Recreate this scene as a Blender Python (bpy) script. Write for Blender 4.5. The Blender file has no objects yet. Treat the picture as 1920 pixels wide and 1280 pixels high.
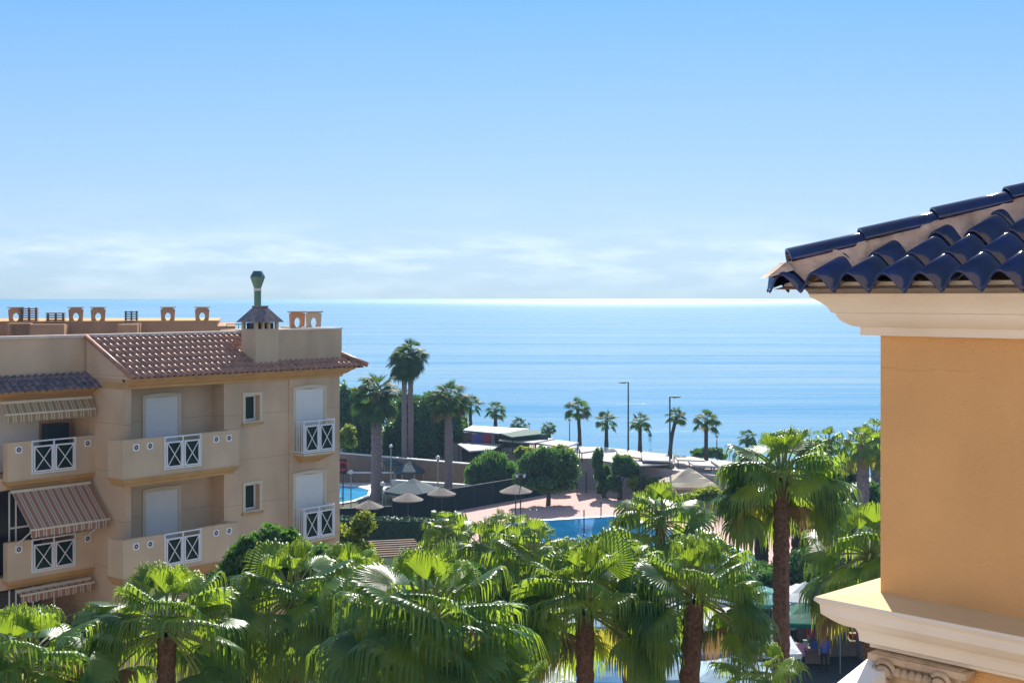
import bpy, math, random
import numpy as np
from mathutils import Vector, Matrix
R = math.radians
# ------------------------------------------------------------------ camera
FPX, HC, VH = 2400.0, 16.8, 560.0          # focal length in photo pixels, eye height, horizon row
scn = bpy.context.scene
COL = scn.collection
cam = bpy.data.cameras.new('camera'); camo = bpy.data.objects.new('camera', cam); COL.objects.link(camo)
camo.location = (0, 0, HC); camo.rotation_euler = (R(90), 0, 0)
cam.sensor_width = 36; cam.lens = FPX/1920*36; cam.shift_y = -80/1920
cam.clip_start = .1; cam.clip_end = 200000
scn.camera = camo
# ------------------------------------------------------------------ light
SUN_AZ, SUN_EL = 6.0, 40.0
w = bpy.data.worlds.new('World'); scn.world = w; w.use_nodes = True
nt = w.node_tree; nt.nodes.clear()
def N(t, ty, **k):
    n = t.nodes.new(ty)
    for a, b in k.items(): setattr(n, a, b)
    return n
out = N(nt, 'ShaderNodeOutputWorld'); bg = N(nt, 'ShaderNodeBackground'); bg.inputs[1].default_value = .15
sky = N(nt, 'ShaderNodeTexSky', sky_type='NISHITA'); sky.sun_disc = False
sky.sun_elevation = R(SUN_EL); sky.sun_rotation = R(SUN_AZ)
sky.air_density = 1.0; sky.dust_density = 1.2; sky.ozone_density = 2.0
# soften the glare round the sun, keep the blue of the clear air
kn = N(nt, 'ShaderNodeVectorMath', operation='MULTIPLY_ADD'); kn.inputs[1].default_value = (.42, .42, .42); kn.inputs[2].default_value = (1, 1, 1); nt.links.new(sky.outputs[0], kn.inputs[0])
dv = N(nt, 'ShaderNodeVectorMath', operation='DIVIDE'); nt.links.new(sky.outputs[0], dv.inputs[0]); nt.links.new(kn.outputs[0], dv.inputs[1])
tcg = N(nt, 'ShaderNodeTexCoord'); spg = N(nt, 'ShaderNodeSeparateXYZ'); nt.links.new(tcg.outputs['Generated'], spg.inputs[0])
rg = N(nt, 'ShaderNodeValToRGB'); nt.links.new(spg.outputs[2], rg.inputs[0]); ee = rg.color_ramp.elements
ee[0].position = 0; ee[0].color = (1.26, 1.74, 2.35, 1); ee[1].position = 1; ee[1].color = (1.5, 1.65, 1.9, 1)
for p_, c_ in ((.04, (1.28, 1.74, 2.32, 1)), (.10, (1.02, 1.56, 2.35, 1)), (.23, (.56, 1.25, 2.5, 1)), (.5, (1.45, 1.65, 2.0, 1))): q_ = ee.new(p_); q_.color = c_
tint = N(nt, 'ShaderNodeMixRGB', blend_type='MULTIPLY'); tint.inputs[0].default_value = 1
nt.links.new(dv.outputs[0], tint.inputs[1]); nt.links.new(rg.outputs[0], tint.inputs[2])
# low cloud bank over the sea
tc = N(nt, 'ShaderNodeTexCoord'); sep = N(nt, 'ShaderNodeSeparateXYZ'); nt.links.new(tc.outputs['Generated'], sep.inputs[0])
mp = N(nt, 'ShaderNodeMapping'); mp.inputs['Scale'].default_value = (6, 6, 34); nt.links.new(tc.outputs['Generated'], mp.inputs[0])
nz = N(nt, 'ShaderNodeTexNoise'); nz.inputs['Scale'].default_value = 2.2; nz.inputs['Detail'].default_value = 9; nz.inputs['Roughness'].default_value = .55; nt.links.new(mp.outputs[0], nz.inputs[0])
r1 = N(nt, 'ShaderNodeValToRGB'); e = r1.color_ramp.elements; e[0].position = .44; e[1].position = .68; nt.links.new(nz.outputs[0], r1.inputs[0])
r2 = N(nt, 'ShaderNodeValToRGB'); r2.color_ramp.elements[0].position = 0.003; r2.color_ramp.elements[0].color = (.25, .25, .25, 1)
r2.color_ramp.elements[1].position = .10; r2.color_ramp.elements[1].color = (0, 0, 0, 1)
q = r2.color_ramp.elements.new(.036); q.color = (1, 1, 1, 1); q = r2.color_ramp.elements.new(.058); q.color = (.12, .12, .12, 1)
nt.links.new(sep.outputs[2], r2.inputs[0])
mm = N(nt, 'ShaderNodeMath', operation='MULTIPLY'); nt.links.new(r1.outputs[0], mm.inputs[0]); nt.links.new(r2.outputs[0], mm.inputs[1])
m2 = N(nt, 'ShaderNodeMath', operation='MULTIPLY'); nt.links.new(mm.outputs[0], m2.inputs[0]); m2.inputs[1].default_value = .3
cm = N(nt, 'ShaderNodeMixRGB'); nt.links.new(m2.outputs[0], cm.inputs[0]); nt.links.new(tint.outputs[0], cm.inputs[1]); cm.inputs[2].default_value = (6.6, 6.9, 7.2, 1)
nt.links.new(cm.outputs[0], bg.inputs[0]); nt.links.new(bg.outputs[0], out.inputs[0])
sl = bpy.data.lights.new('sun', 'SUN'); sl.energy = 5.0; sl.angle = R(.6); sl.color = (1, .95, .86)
so = bpy.data.objects.new('sun', sl); COL.objects.link(so)
sd = Vector((math.sin(R(SUN_AZ))*math.cos(R(SUN_EL)), math.cos(R(SUN_AZ))*math.cos(R(SUN_EL)), math.sin(R(SUN_EL))))
so.rotation_euler = sd.to_track_quat('Z', 'Y').to_euler(); so.location = (0, 0, 60)
scn.view_settings.view_transform = 'Standard'; scn.view_settings.look = 'None'
scn.view_settings.exposure = 0.66; scn.view_settings.gamma = 1
scn.render.engine = 'CYCLES'
scn.cycles.max_bounces = 8; scn.cycles.transparent_max_bounces = 8
scn.cycles.use_denoising = True
scn.cycles.sample_clamp_indirect = 6

# ------------------------------------------------------------------ helpers
def X(u, D): return (u-960)/FPX*D
def Z(v, D): return HC+(VH-v)/FPX*D
def GD(v, z=0): return FPX*(HC-z)/(v-VH)           # distance at which height z shows on row v
def GP(u, v, z=0):
    d = GD(v, z); return (X(u, d), d)
def mat(name, col, rough=.7, spec=.5, var=.12, vscale=3.0, bump=0, bscale=40, metal=0, coat=0, dark=None, dscale=.6, damt=.0):
    m = bpy.data.materials.new(name); m.use_nodes = True; t = m.node_tree; b = t.nodes['Principled BSDF']
    b.inputs['Roughness'].default_value = rough; b.inputs['Metallic'].default_value = metal
    b.inputs['Specular IOR Level'].default_value = spec; b.inputs['Coat Weight'].default_value = coat; b.inputs['Coat Roughness'].default_value = .08
    co = N(t, 'ShaderNodeTexCoord')
    n = N(t, 'ShaderNodeTexNoise'); n.inputs['Scale'].default_value = vscale; n.inputs['Detail'].default_value = 6; t.links.new(co.outputs['Object'], n.inputs[0])
    r = N(t, 'ShaderNodeValToRGB'); r.color_ramp.elements[0].position = .3; r.color_ramp.elements[1].position = .7
    c = np.array(col); lo = np.clip(c*(1-var), 0, 1); hi = np.clip(c*(1+var), 0, 1)
    r.color_ramp.elements[0].color = (*lo, 1); r.color_ramp.elements[1].color = (*hi, 1); t.links.new(n.outputs[0], r.inputs[0])
    last = r.outputs[0]
    if dark is not None:
        mp = N(t, 'ShaderNodeMapping'); mp.inputs['Scale'].default_value = (1, 1, .35); t.links.new(co.outputs['Object'], mp.inputs[0])
        n2 = N(t, 'ShaderNodeTexNoise'); n2.inputs['Scale'].default_value = dscale; n2.inputs['Detail'].default_value = 8; t.links.new(mp.outputs[0], n2.inputs[0])
        rr = N(t, 'ShaderNodeValToRGB'); rr.color_ramp.elements[0].position = .45; rr.color_ramp.elements[1].position = .75; t.links.new(n2.outputs[0], rr.inputs[0])
        mu = N(t, 'ShaderNodeMath', operation='MULTIPLY'); mu.inputs[1].default_value = damt; t.links.new(rr.outputs[0], mu.inputs[0])
        mx = N(t, 'ShaderNodeMixRGB'); t.links.new(mu.outputs[0], mx.inputs[0]); t.links.new(last, mx.inputs[1]); mx.inputs[2].default_value = (*dark, 1); last = mx.outputs[0]
    t.links.new(last, b.inputs['Base Color'])
    if bump:
        n3 = N(t, 'ShaderNodeTexNoise'); n3.inputs['Scale'].default_value = bscale; n3.inputs['Detail'].default_value = 5; t.links.new(co.outputs['Object'], n3.inputs[0])
        bp = N(t, 'ShaderNodeBump'); bp.inputs['Strength'].default_value = bump; bp.inputs['Distance'].default_value = .02
        t.links.new(n3.outputs[0], bp.inputs['Height']); t.links.new(bp.outputs[0], b.inputs['Normal'])
    m['last'] = 0
    return m
def leafmat(name, c1, c2, trans, tw=.45, rough=.38, spec=.5):
    m = bpy.data.materials.new(name); m.use_nodes = True; t = m.node_tree; b = t.nodes['Principled BSDF']; o = t.nodes['Material Output']
    g = N(t, 'ShaderNodeNewGeometry'); r = N(t, 'ShaderNodeValToRGB'); r.color_ramp.elements[0].color = (*c1, 1); r.color_ramp.elements[1].color = (*c2, 1)
    t.links.new(g.outputs['Random Per Island'], r.inputs[0])
    co = N(t, 'ShaderNodeTexCoord'); n = N(t, 'ShaderNodeTexNoise'); n.inputs['Scale'].default_value = .9; n.inputs['Detail'].default_value = 3; t.links.new(co.outputs['Object'], n.inputs[0])
    hs = N(t, 'ShaderNodeHueSaturation'); mr = N(t, 'ShaderNodeMapRange'); mr.inputs[1].default_value = .3; mr.inputs[2].default_value = .7; mr.inputs[3].default_value = .65; mr.inputs[4].default_value = 1.4
    t.links.new(n.outputs[0], mr.inputs[0]); t.links.new(mr.outputs[0], hs.inputs['Value']); t.links.new(r.outputs[0], hs.inputs['Color'])
    t.links.new(hs.outputs[0], b.inputs['Base Color']); b.inputs['Roughness'].default_value = rough; b.inputs['Specular IOR Level'].default_value = spec
    tr = N(t, 'ShaderNodeBsdfTranslucent'); mx2 = N(t, 'ShaderNodeMixRGB', blend_type='MULTIPLY'); mx2.inputs[0].default_value = .5
    mx2.inputs[1].default_value = (*trans, 1); t.links.new(mr.outputs[0], mx2.inputs[2]); t.links.new(mx2.outputs[0], tr.inputs[0])
    ms = N(t, 'ShaderNodeMixShader'); ms.inputs[0].default_value = tw; t.links.new(b.outputs[0], ms.inputs[1]); t.links.new(tr.outputs[0], ms.inputs[2]); t.links.new(ms.outputs[0], o.inputs[0])
    return m
class MB:
    def __init__(s): s.v = []; s.f = []; s.m = []
    def add(s, vs, fs, m=0):
        o = len(s.v); s.v += [tuple(p) for p in vs]; s.f += [tuple(i+o for i in f) for f in fs]; s.m += [m]*len(fs); return s
    def box(s, x0, x1, y0, y1, z0, z1, m=0):
        return s.add([(x0,y0,z0),(x1,y0,z0),(x1,y1,z0),(x0,y1,z0),(x0,y0,z1),(x1,y0,z1),(x1,y1,z1),(x0,y1,z1)],
                     [(0,3,2,1),(4,5,6,7),(0,1,5,4),(1,2,6,5),(2,3,7,6),(3,0,4,7)], m)
    def tube(s, pts, rad, n=8, m=0, caps=True):
        pts = [Vector(p) for p in pts]; rad = rad if isinstance(rad, (list, tuple)) else [rad]*len(pts); vs = []
        for i, p in enumerate(pts):
            d = (pts[min(i+1, len(pts)-1)]-pts[max(i-1, 0)]).normalized()
            a = Vector((0, 0, 1)) if abs(d.z) < .9 else Vector((1, 0, 0)); e = d.cross(a).normalized(); g = e.cross(d)
            for k in range(n):
                t = 2*math.pi*k/n; vs.append(p+(e*math.cos(t)+g*math.sin(t))*rad[i])
        fs = [(i*n+k, i*n+(k+1) % n, (i+1)*n+(k+1) % n, (i+1)*n+k) for i in range(len(pts)-1) for k in range(n)]
        if caps: fs += [tuple(range(n-1, -1, -1)), tuple(range((len(pts)-1)*n, len(pts)*n))]
        return s.add(vs, fs, m)
    def bar(s, p, q, w, d=None, up=(0, 0, 1), m=0):
        p, q = Vector(p), Vector(q); d = d or w; t = (q-p).normalized(); u = Vector(up)
        e = t.cross(u); e = (e if e.length > 1e-4 else t.cross(Vector((1, 0, 0)))).normalized(); g = e.cross(t)
        vs = [c+e*i*w/2+g*j*d/2 for c in (p, q) for i, j in ((-1,-1),(1,-1),(1,1),(-1,1))]
        return s.add(vs, [(0,1,2,3),(7,6,5,4),(0,4,5,1),(1,5,6,2),(2,6,7,3),(3,7,4,0)], m)
    def lathe(s, prof, c=(0, 0, 0), n=16, m=0):
        vs = [(c[0]+r*math.cos(2*math.pi*k/n), c[1]+r*math.sin(2*math.pi*k/n), c[2]+z) for r, z in prof for k in range(n)]
        fs = [(i*n+k, i*n+(k+1) % n, (i+1)*n+(k+1) % n, (i+1)*n+k) for i in range(len(prof)-1) for k in range(n)]
        return s.add(vs, fs, m)
    def prism(s, poly, z0, z1, m=0):       # poly of (x, y)
        n = len(poly)
        return s.add([(x, y, z0) for x, y in poly]+[(x, y, z1) for x, y in poly],
                     [tuple(range(n-1, -1, -1)), tuple(range(n, 2*n))]+[(i, (i+1) % n, n+(i+1) % n, n+i) for i in range(n)], m)
    def sweep(s, prof, path, m=0, cap=False):    # prof of (out, z); path of (x, y, ox, oy): out direction (mitred)
        k = len(prof); vs = [(x+ox*o, y+oy*o, z) for x, y, ox, oy in path for o, z in prof]
        fs = [(i*k+j, (i+1)*k+j, (i+1)*k+j+1, i*k+j+1) for i in range(len(path)-1) for j in range(k-1)]
        if cap: fs += [tuple(range(k)), tuple(range(len(path)*k-1, (len(path)-1)*k-1, -1))]
        return s.add(vs, fs, m)
    def build(s, name, mats, parent=None, smooth=False, loc=None, rotz=0):
        me = bpy.data.meshes.new(name); me.from_pydata(s.v, [], s.f)
        for x in (mats if isinstance(mats, (list, tuple)) else [mats]): me.materials.append(x)
        me.polygons.foreach_set('material_index', s.m)
        if smooth: me.polygons.foreach_set('use_smooth', [True]*len(s.f))
        me.update(); o = bpy.data.objects.new(name, me); COL.objects.link(o); o.parent = parent
        if loc: o.location = loc
        o.rotation_euler.z = rotz
        return o
def npmesh(name, V, F, mats, mi=None, parent=None, smooth=False):
    me = bpy.data.meshes.new(name); V = np.asarray(V, dtype=np.float32); F = np.asarray(F, dtype=np.int32)
    me.vertices.add(len(V)); me.vertices.foreach_set('co', V.ravel()); k = F.shape[1]
    me.loops.add(F.size); me.loops.foreach_set('vertex_index', F.ravel()); me.polygons.add(len(F))
    me.polygons.foreach_set('loop_start', np.arange(0, F.size, k, dtype=np.int32)); me.polygons.foreach_set('loop_total', np.full(len(F), k, dtype=np.int32))
    for x in (mats if isinstance(mats, (list, tuple)) else [mats]): me.materials.append(x)
    if mi is not None: me.polygons.foreach_set('material_index', np.asarray(mi, dtype=np.int32))
    if smooth: me.polygons.foreach_set('use_smooth', np.ones(len(F), dtype=bool))
    me.update(calc_edges=True); o = bpy.data.objects.new(name, me); COL.objects.link(o); o.parent = parent
    return o
def tag(o, label=None, cat=None, group=None, kind=None):
    for k, v in (('label', label), ('category', cat), ('group', group), ('kind', kind)):
        if v: o[k] = v
    return o
def thing(name, label, cat, loc=(0, 0, 0), rotz=0, group=None):
    o = bpy.data.objects.new(name, None); COL.objects.link(o); o.location = loc; o.rotation_euler.z = rotz
    o.empty_display_size = .2
    return tag(o, label, cat, group)
def copytree(o, parent=None, **k):
    c = o.copy(); COL.objects.link(c); c.parent = parent
    for ch in o.children: copytree(ch, c)
    return c

# ------------------------------------------------------------------ materials
M = {}
def stucco(name, col, joints=True, dk=(.16, .12, .08), damt=.35, var=.06):
    m = mat(name, col, .9, .2, var, 1.2, .35, 60, dark=dk, dscale=.5, damt=damt)
    if joints:      # scored horizontal joints every 1.45 m
        t = m.node_tree; b = t.nodes['Principled BSDF']; src = b.inputs['Base Color'].links[0].from_socket
        co = N(t, 'ShaderNodeTexCoord'); s = N(t, 'ShaderNodeSeparateXYZ'); t.links.new(co.outputs['Object'], s.inputs[0])
        a = N(t, 'ShaderNodeMath', operation='ADD'); a.inputs[1].default_value = .02; t.links.new(s.outputs[2], a.inputs[0])
        f = N(t, 'ShaderNodeMath', operation='MODULO'); f.inputs[1].default_value = 1.45; t.links.new(a.outputs[0], f.inputs[0])
        l = N(t, 'ShaderNodeMath', operation='LESS_THAN'); l.inputs[1].default_value = .018; t.links.new(f.outputs[0], l.inputs[0])
        k = N(t, 'ShaderNodeMath', operation='MULTIPLY'); k.inputs[1].default_value = .35; t.links.new(l.outputs[0], k.inputs[0])
        x = N(t, 'ShaderNodeMixRGB'); t.links.new(k.outputs[0], x.inputs[0]); t.links.new(src, x.inputs[1]); x.inputs[2].default_value = (.1, .07, .05, 1)
        t.links.new(x.outputs[0], b.inputs['Base Color'])
    return m
M['wall'] = stucco('beige_stucco', (.66, .475, .31), damt=.5)
M['wall2'] = stucco('balcony_stucco', (.66, .495, .325), False, damt=.3)
M['moulding'] = mat('ochre_moulding', (.55, .32, .13), .8, .2, .1, 2, .2, 50)
M['surround'] = mat('cream_surround', (.66, .56, .40), .8, .3, .05)
M['shutter'] = mat('white_shutter', (.76, .73, .68), .5, .4, .03)
M['white'] = mat('white_paint', (.80, .80, .80), .45, .5, .03)
M['greenglass'] = mat('dark_green_panel', (.010, .032, .026), .35, .25, .5, 1.3)
M['dark'] = mat('dark_opening', (.008, .009, .015), .3, .5, .3)
M['tile'] = mat('terracotta_tile', (.44, .20, .12), .45, .6, .3, 9, .12, 30, dark=(.10, .07, .07), dscale=3, damt=.5)
M['tiledark'] = mat('weathered_dark_tile', (.10, .075, .09), .32, .6, .6, 7, .3, 30, dark=(.38, .22, .19), dscale=5, damt=.8)
M['orange'] = mat('orange_render', (.50, .27, .15), .85, .2, .1, 1.5)
M['coping'] = mat('pale_coping', (.70, .60, .50), .7)
M['greypipe'] = mat('green_grey_metal', (.07, .16, .11), .45, .5, .15)
M['teal'] = mat('teal_metal', (.03, .10, .11), .4, .5, .2)
M['yellow'] = mat('warm_yellow_render', (.78, .45, .20), .9, .2, .06, 1.6, .7, 110, dark=(.56, .32, .13), dscale=1.3, damt=.5)
M['cream'] = mat('cream_cornice', (.84, .75, .64), .8, .25, .04, 2, .15, 30, dark=(.60, .48, .36), dscale=1.5, damt=.35)
M['ledgetop'] = mat('bounce_tinted_ledge_top', (.70, .52, .30), .85, .2, .06, 2, .2, 30)  # cream with the shade and yellow bounce on the top face mixed in
M['blue'] = mat('glazed_navy_tile', (.0015, .010, .08), .09, .55, .5, 5, .05, 25, coat=.3)
M['mortar'] = mat('stained_mortar', (.66, .46, .34), .9, .2, .35, 7, .9, 25, dark=(.2, .15, .11), dscale=6, damt=.7)
M['trunk'] = mat('palm_trunk_bark', (.15, .085, .06), .9, .2, .45, 14, 1.0, 30)
M['trunkdark'] = mat('dark_palm_bark', (.06, .045, .04), .9, .2, .35, 9, 1.0, 20)
M['trunkgrey'] = mat('grey_palm_bark', (.26, .20, .19), .9, .2, .35, 9, 1.0, 20)
M['bark'] = mat('tree_bark', (.07, .05, .035), .9)
M['petiole'] = mat('palm_petiole', (.22, .24, .06), .45, .5, .2)
M['frond'] = leafmat('palm_fan_leaf', (.014, .072, .046), (.038, .125, .052), (.40, .56, .030), .48, .32, .38)
M['frondy'] = leafmat('yellowing_fan_leaf', (.12, .14, .02), (.22, .2, .04), (.60, .55, .06), .45, .4)
M['fronddry'] = leafmat('dry_brown_fan_leaf', (.13, .08, .04), (.22, .15, .07), (.35, .22, .08), .3, .7)
M['frondfar'] = leafmat('distant_fan_leaf', (.018, .05, .022), (.04, .09, .03), (.12, .24, .03), .35, .6, .3)
M['leaf'] = leafmat('dark_tree_leaf', (.024, .075, .038), (.065, .15, .05), (.20, .44, .05), .3, .45)
M['leafbright'] = leafmat('bright_shrub_leaf', (.06, .12, .015), (.14, .2, .02), (.40, .50, .04), .45, .45)
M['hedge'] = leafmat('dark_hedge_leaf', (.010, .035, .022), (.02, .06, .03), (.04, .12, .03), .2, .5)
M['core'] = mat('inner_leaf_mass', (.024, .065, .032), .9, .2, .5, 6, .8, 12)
M['pave'] = mat('pink_paving', (.60, .38, .34), .85, .2, .12, 3)
M['palepave'] = mat('pale_promenade_paving', (.55, .50, .46), .85, .2, .12, .8)
M['asphalt'] = mat('asphalt', (.055, .055, .06), .9, .2, .15, 2)
M['soil'] = mat('dry_ground', (.16, .14, .10), .95, .1, .3, .3)
M['lavwall'] = mat('pale_lilac_wall', (.42, .36, .36), .9, .2, .06)
M['brownwall'] = mat('brown_wall', (.22, .15, .11), .9)
M['thatch'] = mat('dry_thatch', (.27, .235, .20), .95, .1, .3, 12, .8, 40)
M['pole'] = mat('dark_pole', (.04, .035, .035), .5)
M['poleg'] = mat('grey_green_pole', (.30, .36, .32), .5)
M['globe'] = mat('white_globe', (.75, .75, .75), .25, .5, .02)
M['canopy'] = mat('blue_grey_canvas', (.05, .085, .105), .8, .2, .1)
M['stone'] = mat('carved_stone', (.62, .48, .34), .85, .2, .2, 6, .5, 25, dark=(.28, .18, .11), dscale=5, damt=.6)

M['shade_lawn'] = mat('painted_shade_lawn', (.02, .05, .02), .95, .1, .3, 3, .5, 30)  # dark green with the garden's shade put into the colour
def overlay(m, fac_socket_builder, col):
    t = m.node_tree; b = t.nodes['Principled BSDF']; src = b.inputs['Base Color'].links[0].from_socket; x = N(t, 'ShaderNodeMixRGB'); t.links.new(fac_socket_builder(t), x.inputs[0]); t.links.new(src, x.inputs[1]); x.inputs[2].default_value = (*col, 1); t.links.new(x.outputs[0], b.inputs['Base Color'])
def crack(t):
    co = N(t, 'ShaderNodeTexCoord'); s = N(t, 'ShaderNodeSeparateXYZ'); t.links.new(co.outputs['Object'], s.inputs[0]); n = N(t, 'ShaderNodeTexNoise'); n.inputs['Scale'].default_value = 4; n.inputs['Detail'].default_value = 8; t.links.new(co.outputs['Object'], n.inputs[0])
    a = N(t, 'ShaderNodeMath', operation='MULTIPLY_ADD'); a.inputs[1].default_value = .05; t.links.new(n.outputs[0], a.inputs[0]); t.links.new(s.outputs[2], a.inputs[2])
    c = N(t, 'ShaderNodeMath', operation='COMPARE'); c.inputs[1].default_value = 16.365; c.inputs[2].default_value = .0016; t.links.new(a.outputs[0], c.inputs[0])
    l = N(t, 'ShaderNodeMath', operation='LESS_THAN'); l.inputs[1].default_value = .62; t.links.new(s.outputs[0], l.inputs[0]); k = N(t, 'ShaderNodeMath', operation='MULTIPLY'); t.links.new(c.outputs[0], k.inputs[0]); t.links.new(l.outputs[0], k.inputs[1])
    q = N(t, 'ShaderNodeMath', operation='MULTIPLY'); q.inputs[1].default_value = .4; t.links.new(k.outputs[0], q.inputs[0]); return q.outputs[0]
overlay(M['yellow'], crack, (.25, .14, .07))
def joints(t):
    co = N(t, 'ShaderNodeTexCoord'); b = N(t, 'ShaderNodeTexBrick'); b.inputs['Scale'].default_value = .8; b.inputs['Mortar Size'].default_value = .02; t.links.new(co.outputs['Object'], b.inputs[0])
    q = N(t, 'ShaderNodeMath', operation='MULTIPLY'); q.inputs[1].default_value = .35; t.links.new(b.outputs['Fac'], q.inputs[0]); return q.outputs[0]
overlay(M['pave'], joints, (.3, .17, .15)); overlay(M['palepave'], joints, (.3, .27, .25))
# ------------------------------------------------------------------ terrain, sea
def poolmat():
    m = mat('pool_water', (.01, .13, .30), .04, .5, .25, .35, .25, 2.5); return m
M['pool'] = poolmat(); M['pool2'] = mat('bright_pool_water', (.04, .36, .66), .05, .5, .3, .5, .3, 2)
def seamat():
    m = bpy.data.materials.new('sea_water'); m.use_nodes = True; t = m.node_tree; b = t.nodes['Principled BSDF']
    b.inputs['Base Color'].default_value = (.06, .25, .40, 1); b.inputs['IOR'].default_value = 1.33; b.inputs['Specular IOR Level'].default_value = .5
    co = N(t, 'ShaderNodeTexCoord')
    def noise(sx, sy, det, rgh=.55):
        mp = N(t, 'ShaderNodeMapping'); mp.inputs['Scale'].default_value = (sx, sy, 1); mp.inputs['Rotation'].default_value = (0, 0, R(4)); t.links.new(co.outputs['Object'], mp.inputs[0])
        n = N(t, 'ShaderNodeTexNoise'); n.inputs['Scale'].default_value = 1; n.inputs['Detail'].default_value = det; n.inputs['Roughness'].default_value = rgh; t.links.new(mp.outputs[0], n.inputs[0]); return n
    a = noise(.07, .42, 8, .58); c = noise(.008, .062, 7, .6); d = noise(.0016, .02, 10, .78)
    ad = N(t, 'ShaderNodeMath', operation='MULTIPLY_ADD'); ad.inputs[1].default_value = 3.9; t.links.new(c.outputs[0], ad.inputs[0]); t.links.new(a.outputs[0], ad.inputs[2])
    bp = N(t, 'ShaderNodeBump'); bp.inputs['Distance'].default_value = .21; t.links.new(ad.outputs[0], bp.inputs['Height'])
    mr = N(t, 'ShaderNodeMapRange'); mr.inputs[1].default_value = .36; mr.inputs[2].default_value = .64; mr.inputs[3].default_value = .3; mr.inputs[4].default_value = 1.0; t.links.new(d.outputs[0], mr.inputs[0])
    sw = noise(.0010, .0085, 8, .5); bs = N(t, 'ShaderNodeBump'); bs.inputs['Distance'].default_value = 8.5; t.links.new(sw.outputs[0], bs.inputs['Height']); t.links.new(bs.outputs[0], bp.inputs['Normal'])
    t.links.new(mr.outputs[0], bp.inputs['Strength']); t.links.new(bp.outputs[0], b.inputs['Normal'])
    # roughness raised with distance to bring sun glitter to the horizon
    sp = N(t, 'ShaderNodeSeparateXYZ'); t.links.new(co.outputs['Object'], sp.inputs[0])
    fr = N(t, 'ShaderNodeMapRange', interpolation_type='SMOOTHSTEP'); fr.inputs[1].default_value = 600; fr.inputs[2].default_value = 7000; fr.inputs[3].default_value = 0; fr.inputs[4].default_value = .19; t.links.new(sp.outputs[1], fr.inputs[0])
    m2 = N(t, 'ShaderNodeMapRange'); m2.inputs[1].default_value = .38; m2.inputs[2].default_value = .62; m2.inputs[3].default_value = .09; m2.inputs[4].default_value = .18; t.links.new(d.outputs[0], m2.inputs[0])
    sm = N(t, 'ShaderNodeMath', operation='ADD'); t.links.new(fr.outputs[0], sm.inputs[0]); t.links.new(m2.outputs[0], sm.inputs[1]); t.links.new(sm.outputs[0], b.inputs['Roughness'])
    return m
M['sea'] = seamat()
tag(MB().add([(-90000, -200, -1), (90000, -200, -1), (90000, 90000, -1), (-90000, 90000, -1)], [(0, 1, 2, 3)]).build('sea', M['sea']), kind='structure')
# shore outline of the land (x, y)
shore = [(X(-2200, 175), 175), (X(600, 150), 150), (X(880, 134), 134), (X(1060, 123), 123), (X(1150, 121), 121), (X(1400, 110), 110), (X(1700, 99), 99), (160, 60), (500, 20)]
tag(MB().add([(-700, -120, 0)]+[(x, y, 0) for x, y in shore]+[(500, -120, 0)], [tuple([0]+[len(shore)+1]+list(range(len(shore), 0, -1)))]).build('ground', M['soil']), kind='structure')
tf = [(X(600, 138), 138), (X(900, 122), 122), (X(1085, 113.6), 113.6), (X(1450, 98), 98), (X(1700, 90), 90)]
tb = [(x, y) for x, y in shore[1:7]]
tm = MB(); tm.prism(tf+tb[::-1], .0, 2.7, 0); tm.m = [0, 1]+[0]*(len(tm.m)-2)
tag(tm.build('promenade', [M['lavwall'], M['palepave']]), kind='structure')
tag(MB().prism([GP(u, v) for u, v in ((858, 958), (1085, 914), (1300, 925), (1480, 945), (1560, 1050), (1450, 1110), (1000, 1060), (850, 1035))], .0, .05).build('pool_terrace', M['pave']), kind='structure')
tag(MB().prism([GP(u, v) for u, v in ((520, 885), (760, 893), (800, 905), (700, 925), (560, 960), (500, 940))], .0, .05).build('left_pool_terrace', M['palepave']), kind='structure')
def pool(name, pts, label):
    pts = [GP(u, v) for u, v in pts]; c = np.mean(pts, axis=0)
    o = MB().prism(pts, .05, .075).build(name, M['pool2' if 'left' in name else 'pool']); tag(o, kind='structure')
    big = [tuple(c+(np.array(p)-c)*(1+.55/np.linalg.norm(np.array(p)-c))) for p in pts]; n = len(pts); m = MB()
    m.add([(x, y, z) for z in (.05, .11) for x, y in big]+[(x, y, z) for z in (.11, .05) for x, y in pts],
          [(a*n+i, a*n+(i+1) % n, (a+1)*n+(i+1) % n, (a+1)*n+i) for a in range(3) for i in range(n)])
    tag(m.build('pool_edge', M['white']), kind='structure')
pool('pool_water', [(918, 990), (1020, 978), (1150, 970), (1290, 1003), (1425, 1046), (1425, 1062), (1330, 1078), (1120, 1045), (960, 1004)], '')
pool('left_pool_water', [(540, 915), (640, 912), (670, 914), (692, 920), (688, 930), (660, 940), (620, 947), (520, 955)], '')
tag(MB().prism([GP(u, v) for u, v in ((300, 960), (745, 979), (862, 956), (850, 1100), (300, 1100))], .0, .04).build('shade_lawn', M['shade_lawn']), kind='structure')  # dark sheet laid where the ground lies in shade
tag(MB().prism([(-60, 40), (60, 40), (60, 72), (-60, 84)], .004, .03).build('street', M['asphalt']), kind='structure')
tag(MB().prism([(-60, 14), (60, 14), (60, 39.9), (-60, 39.9)], .0, .14).build('pavement', M['palepave']), kind='structure')

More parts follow.
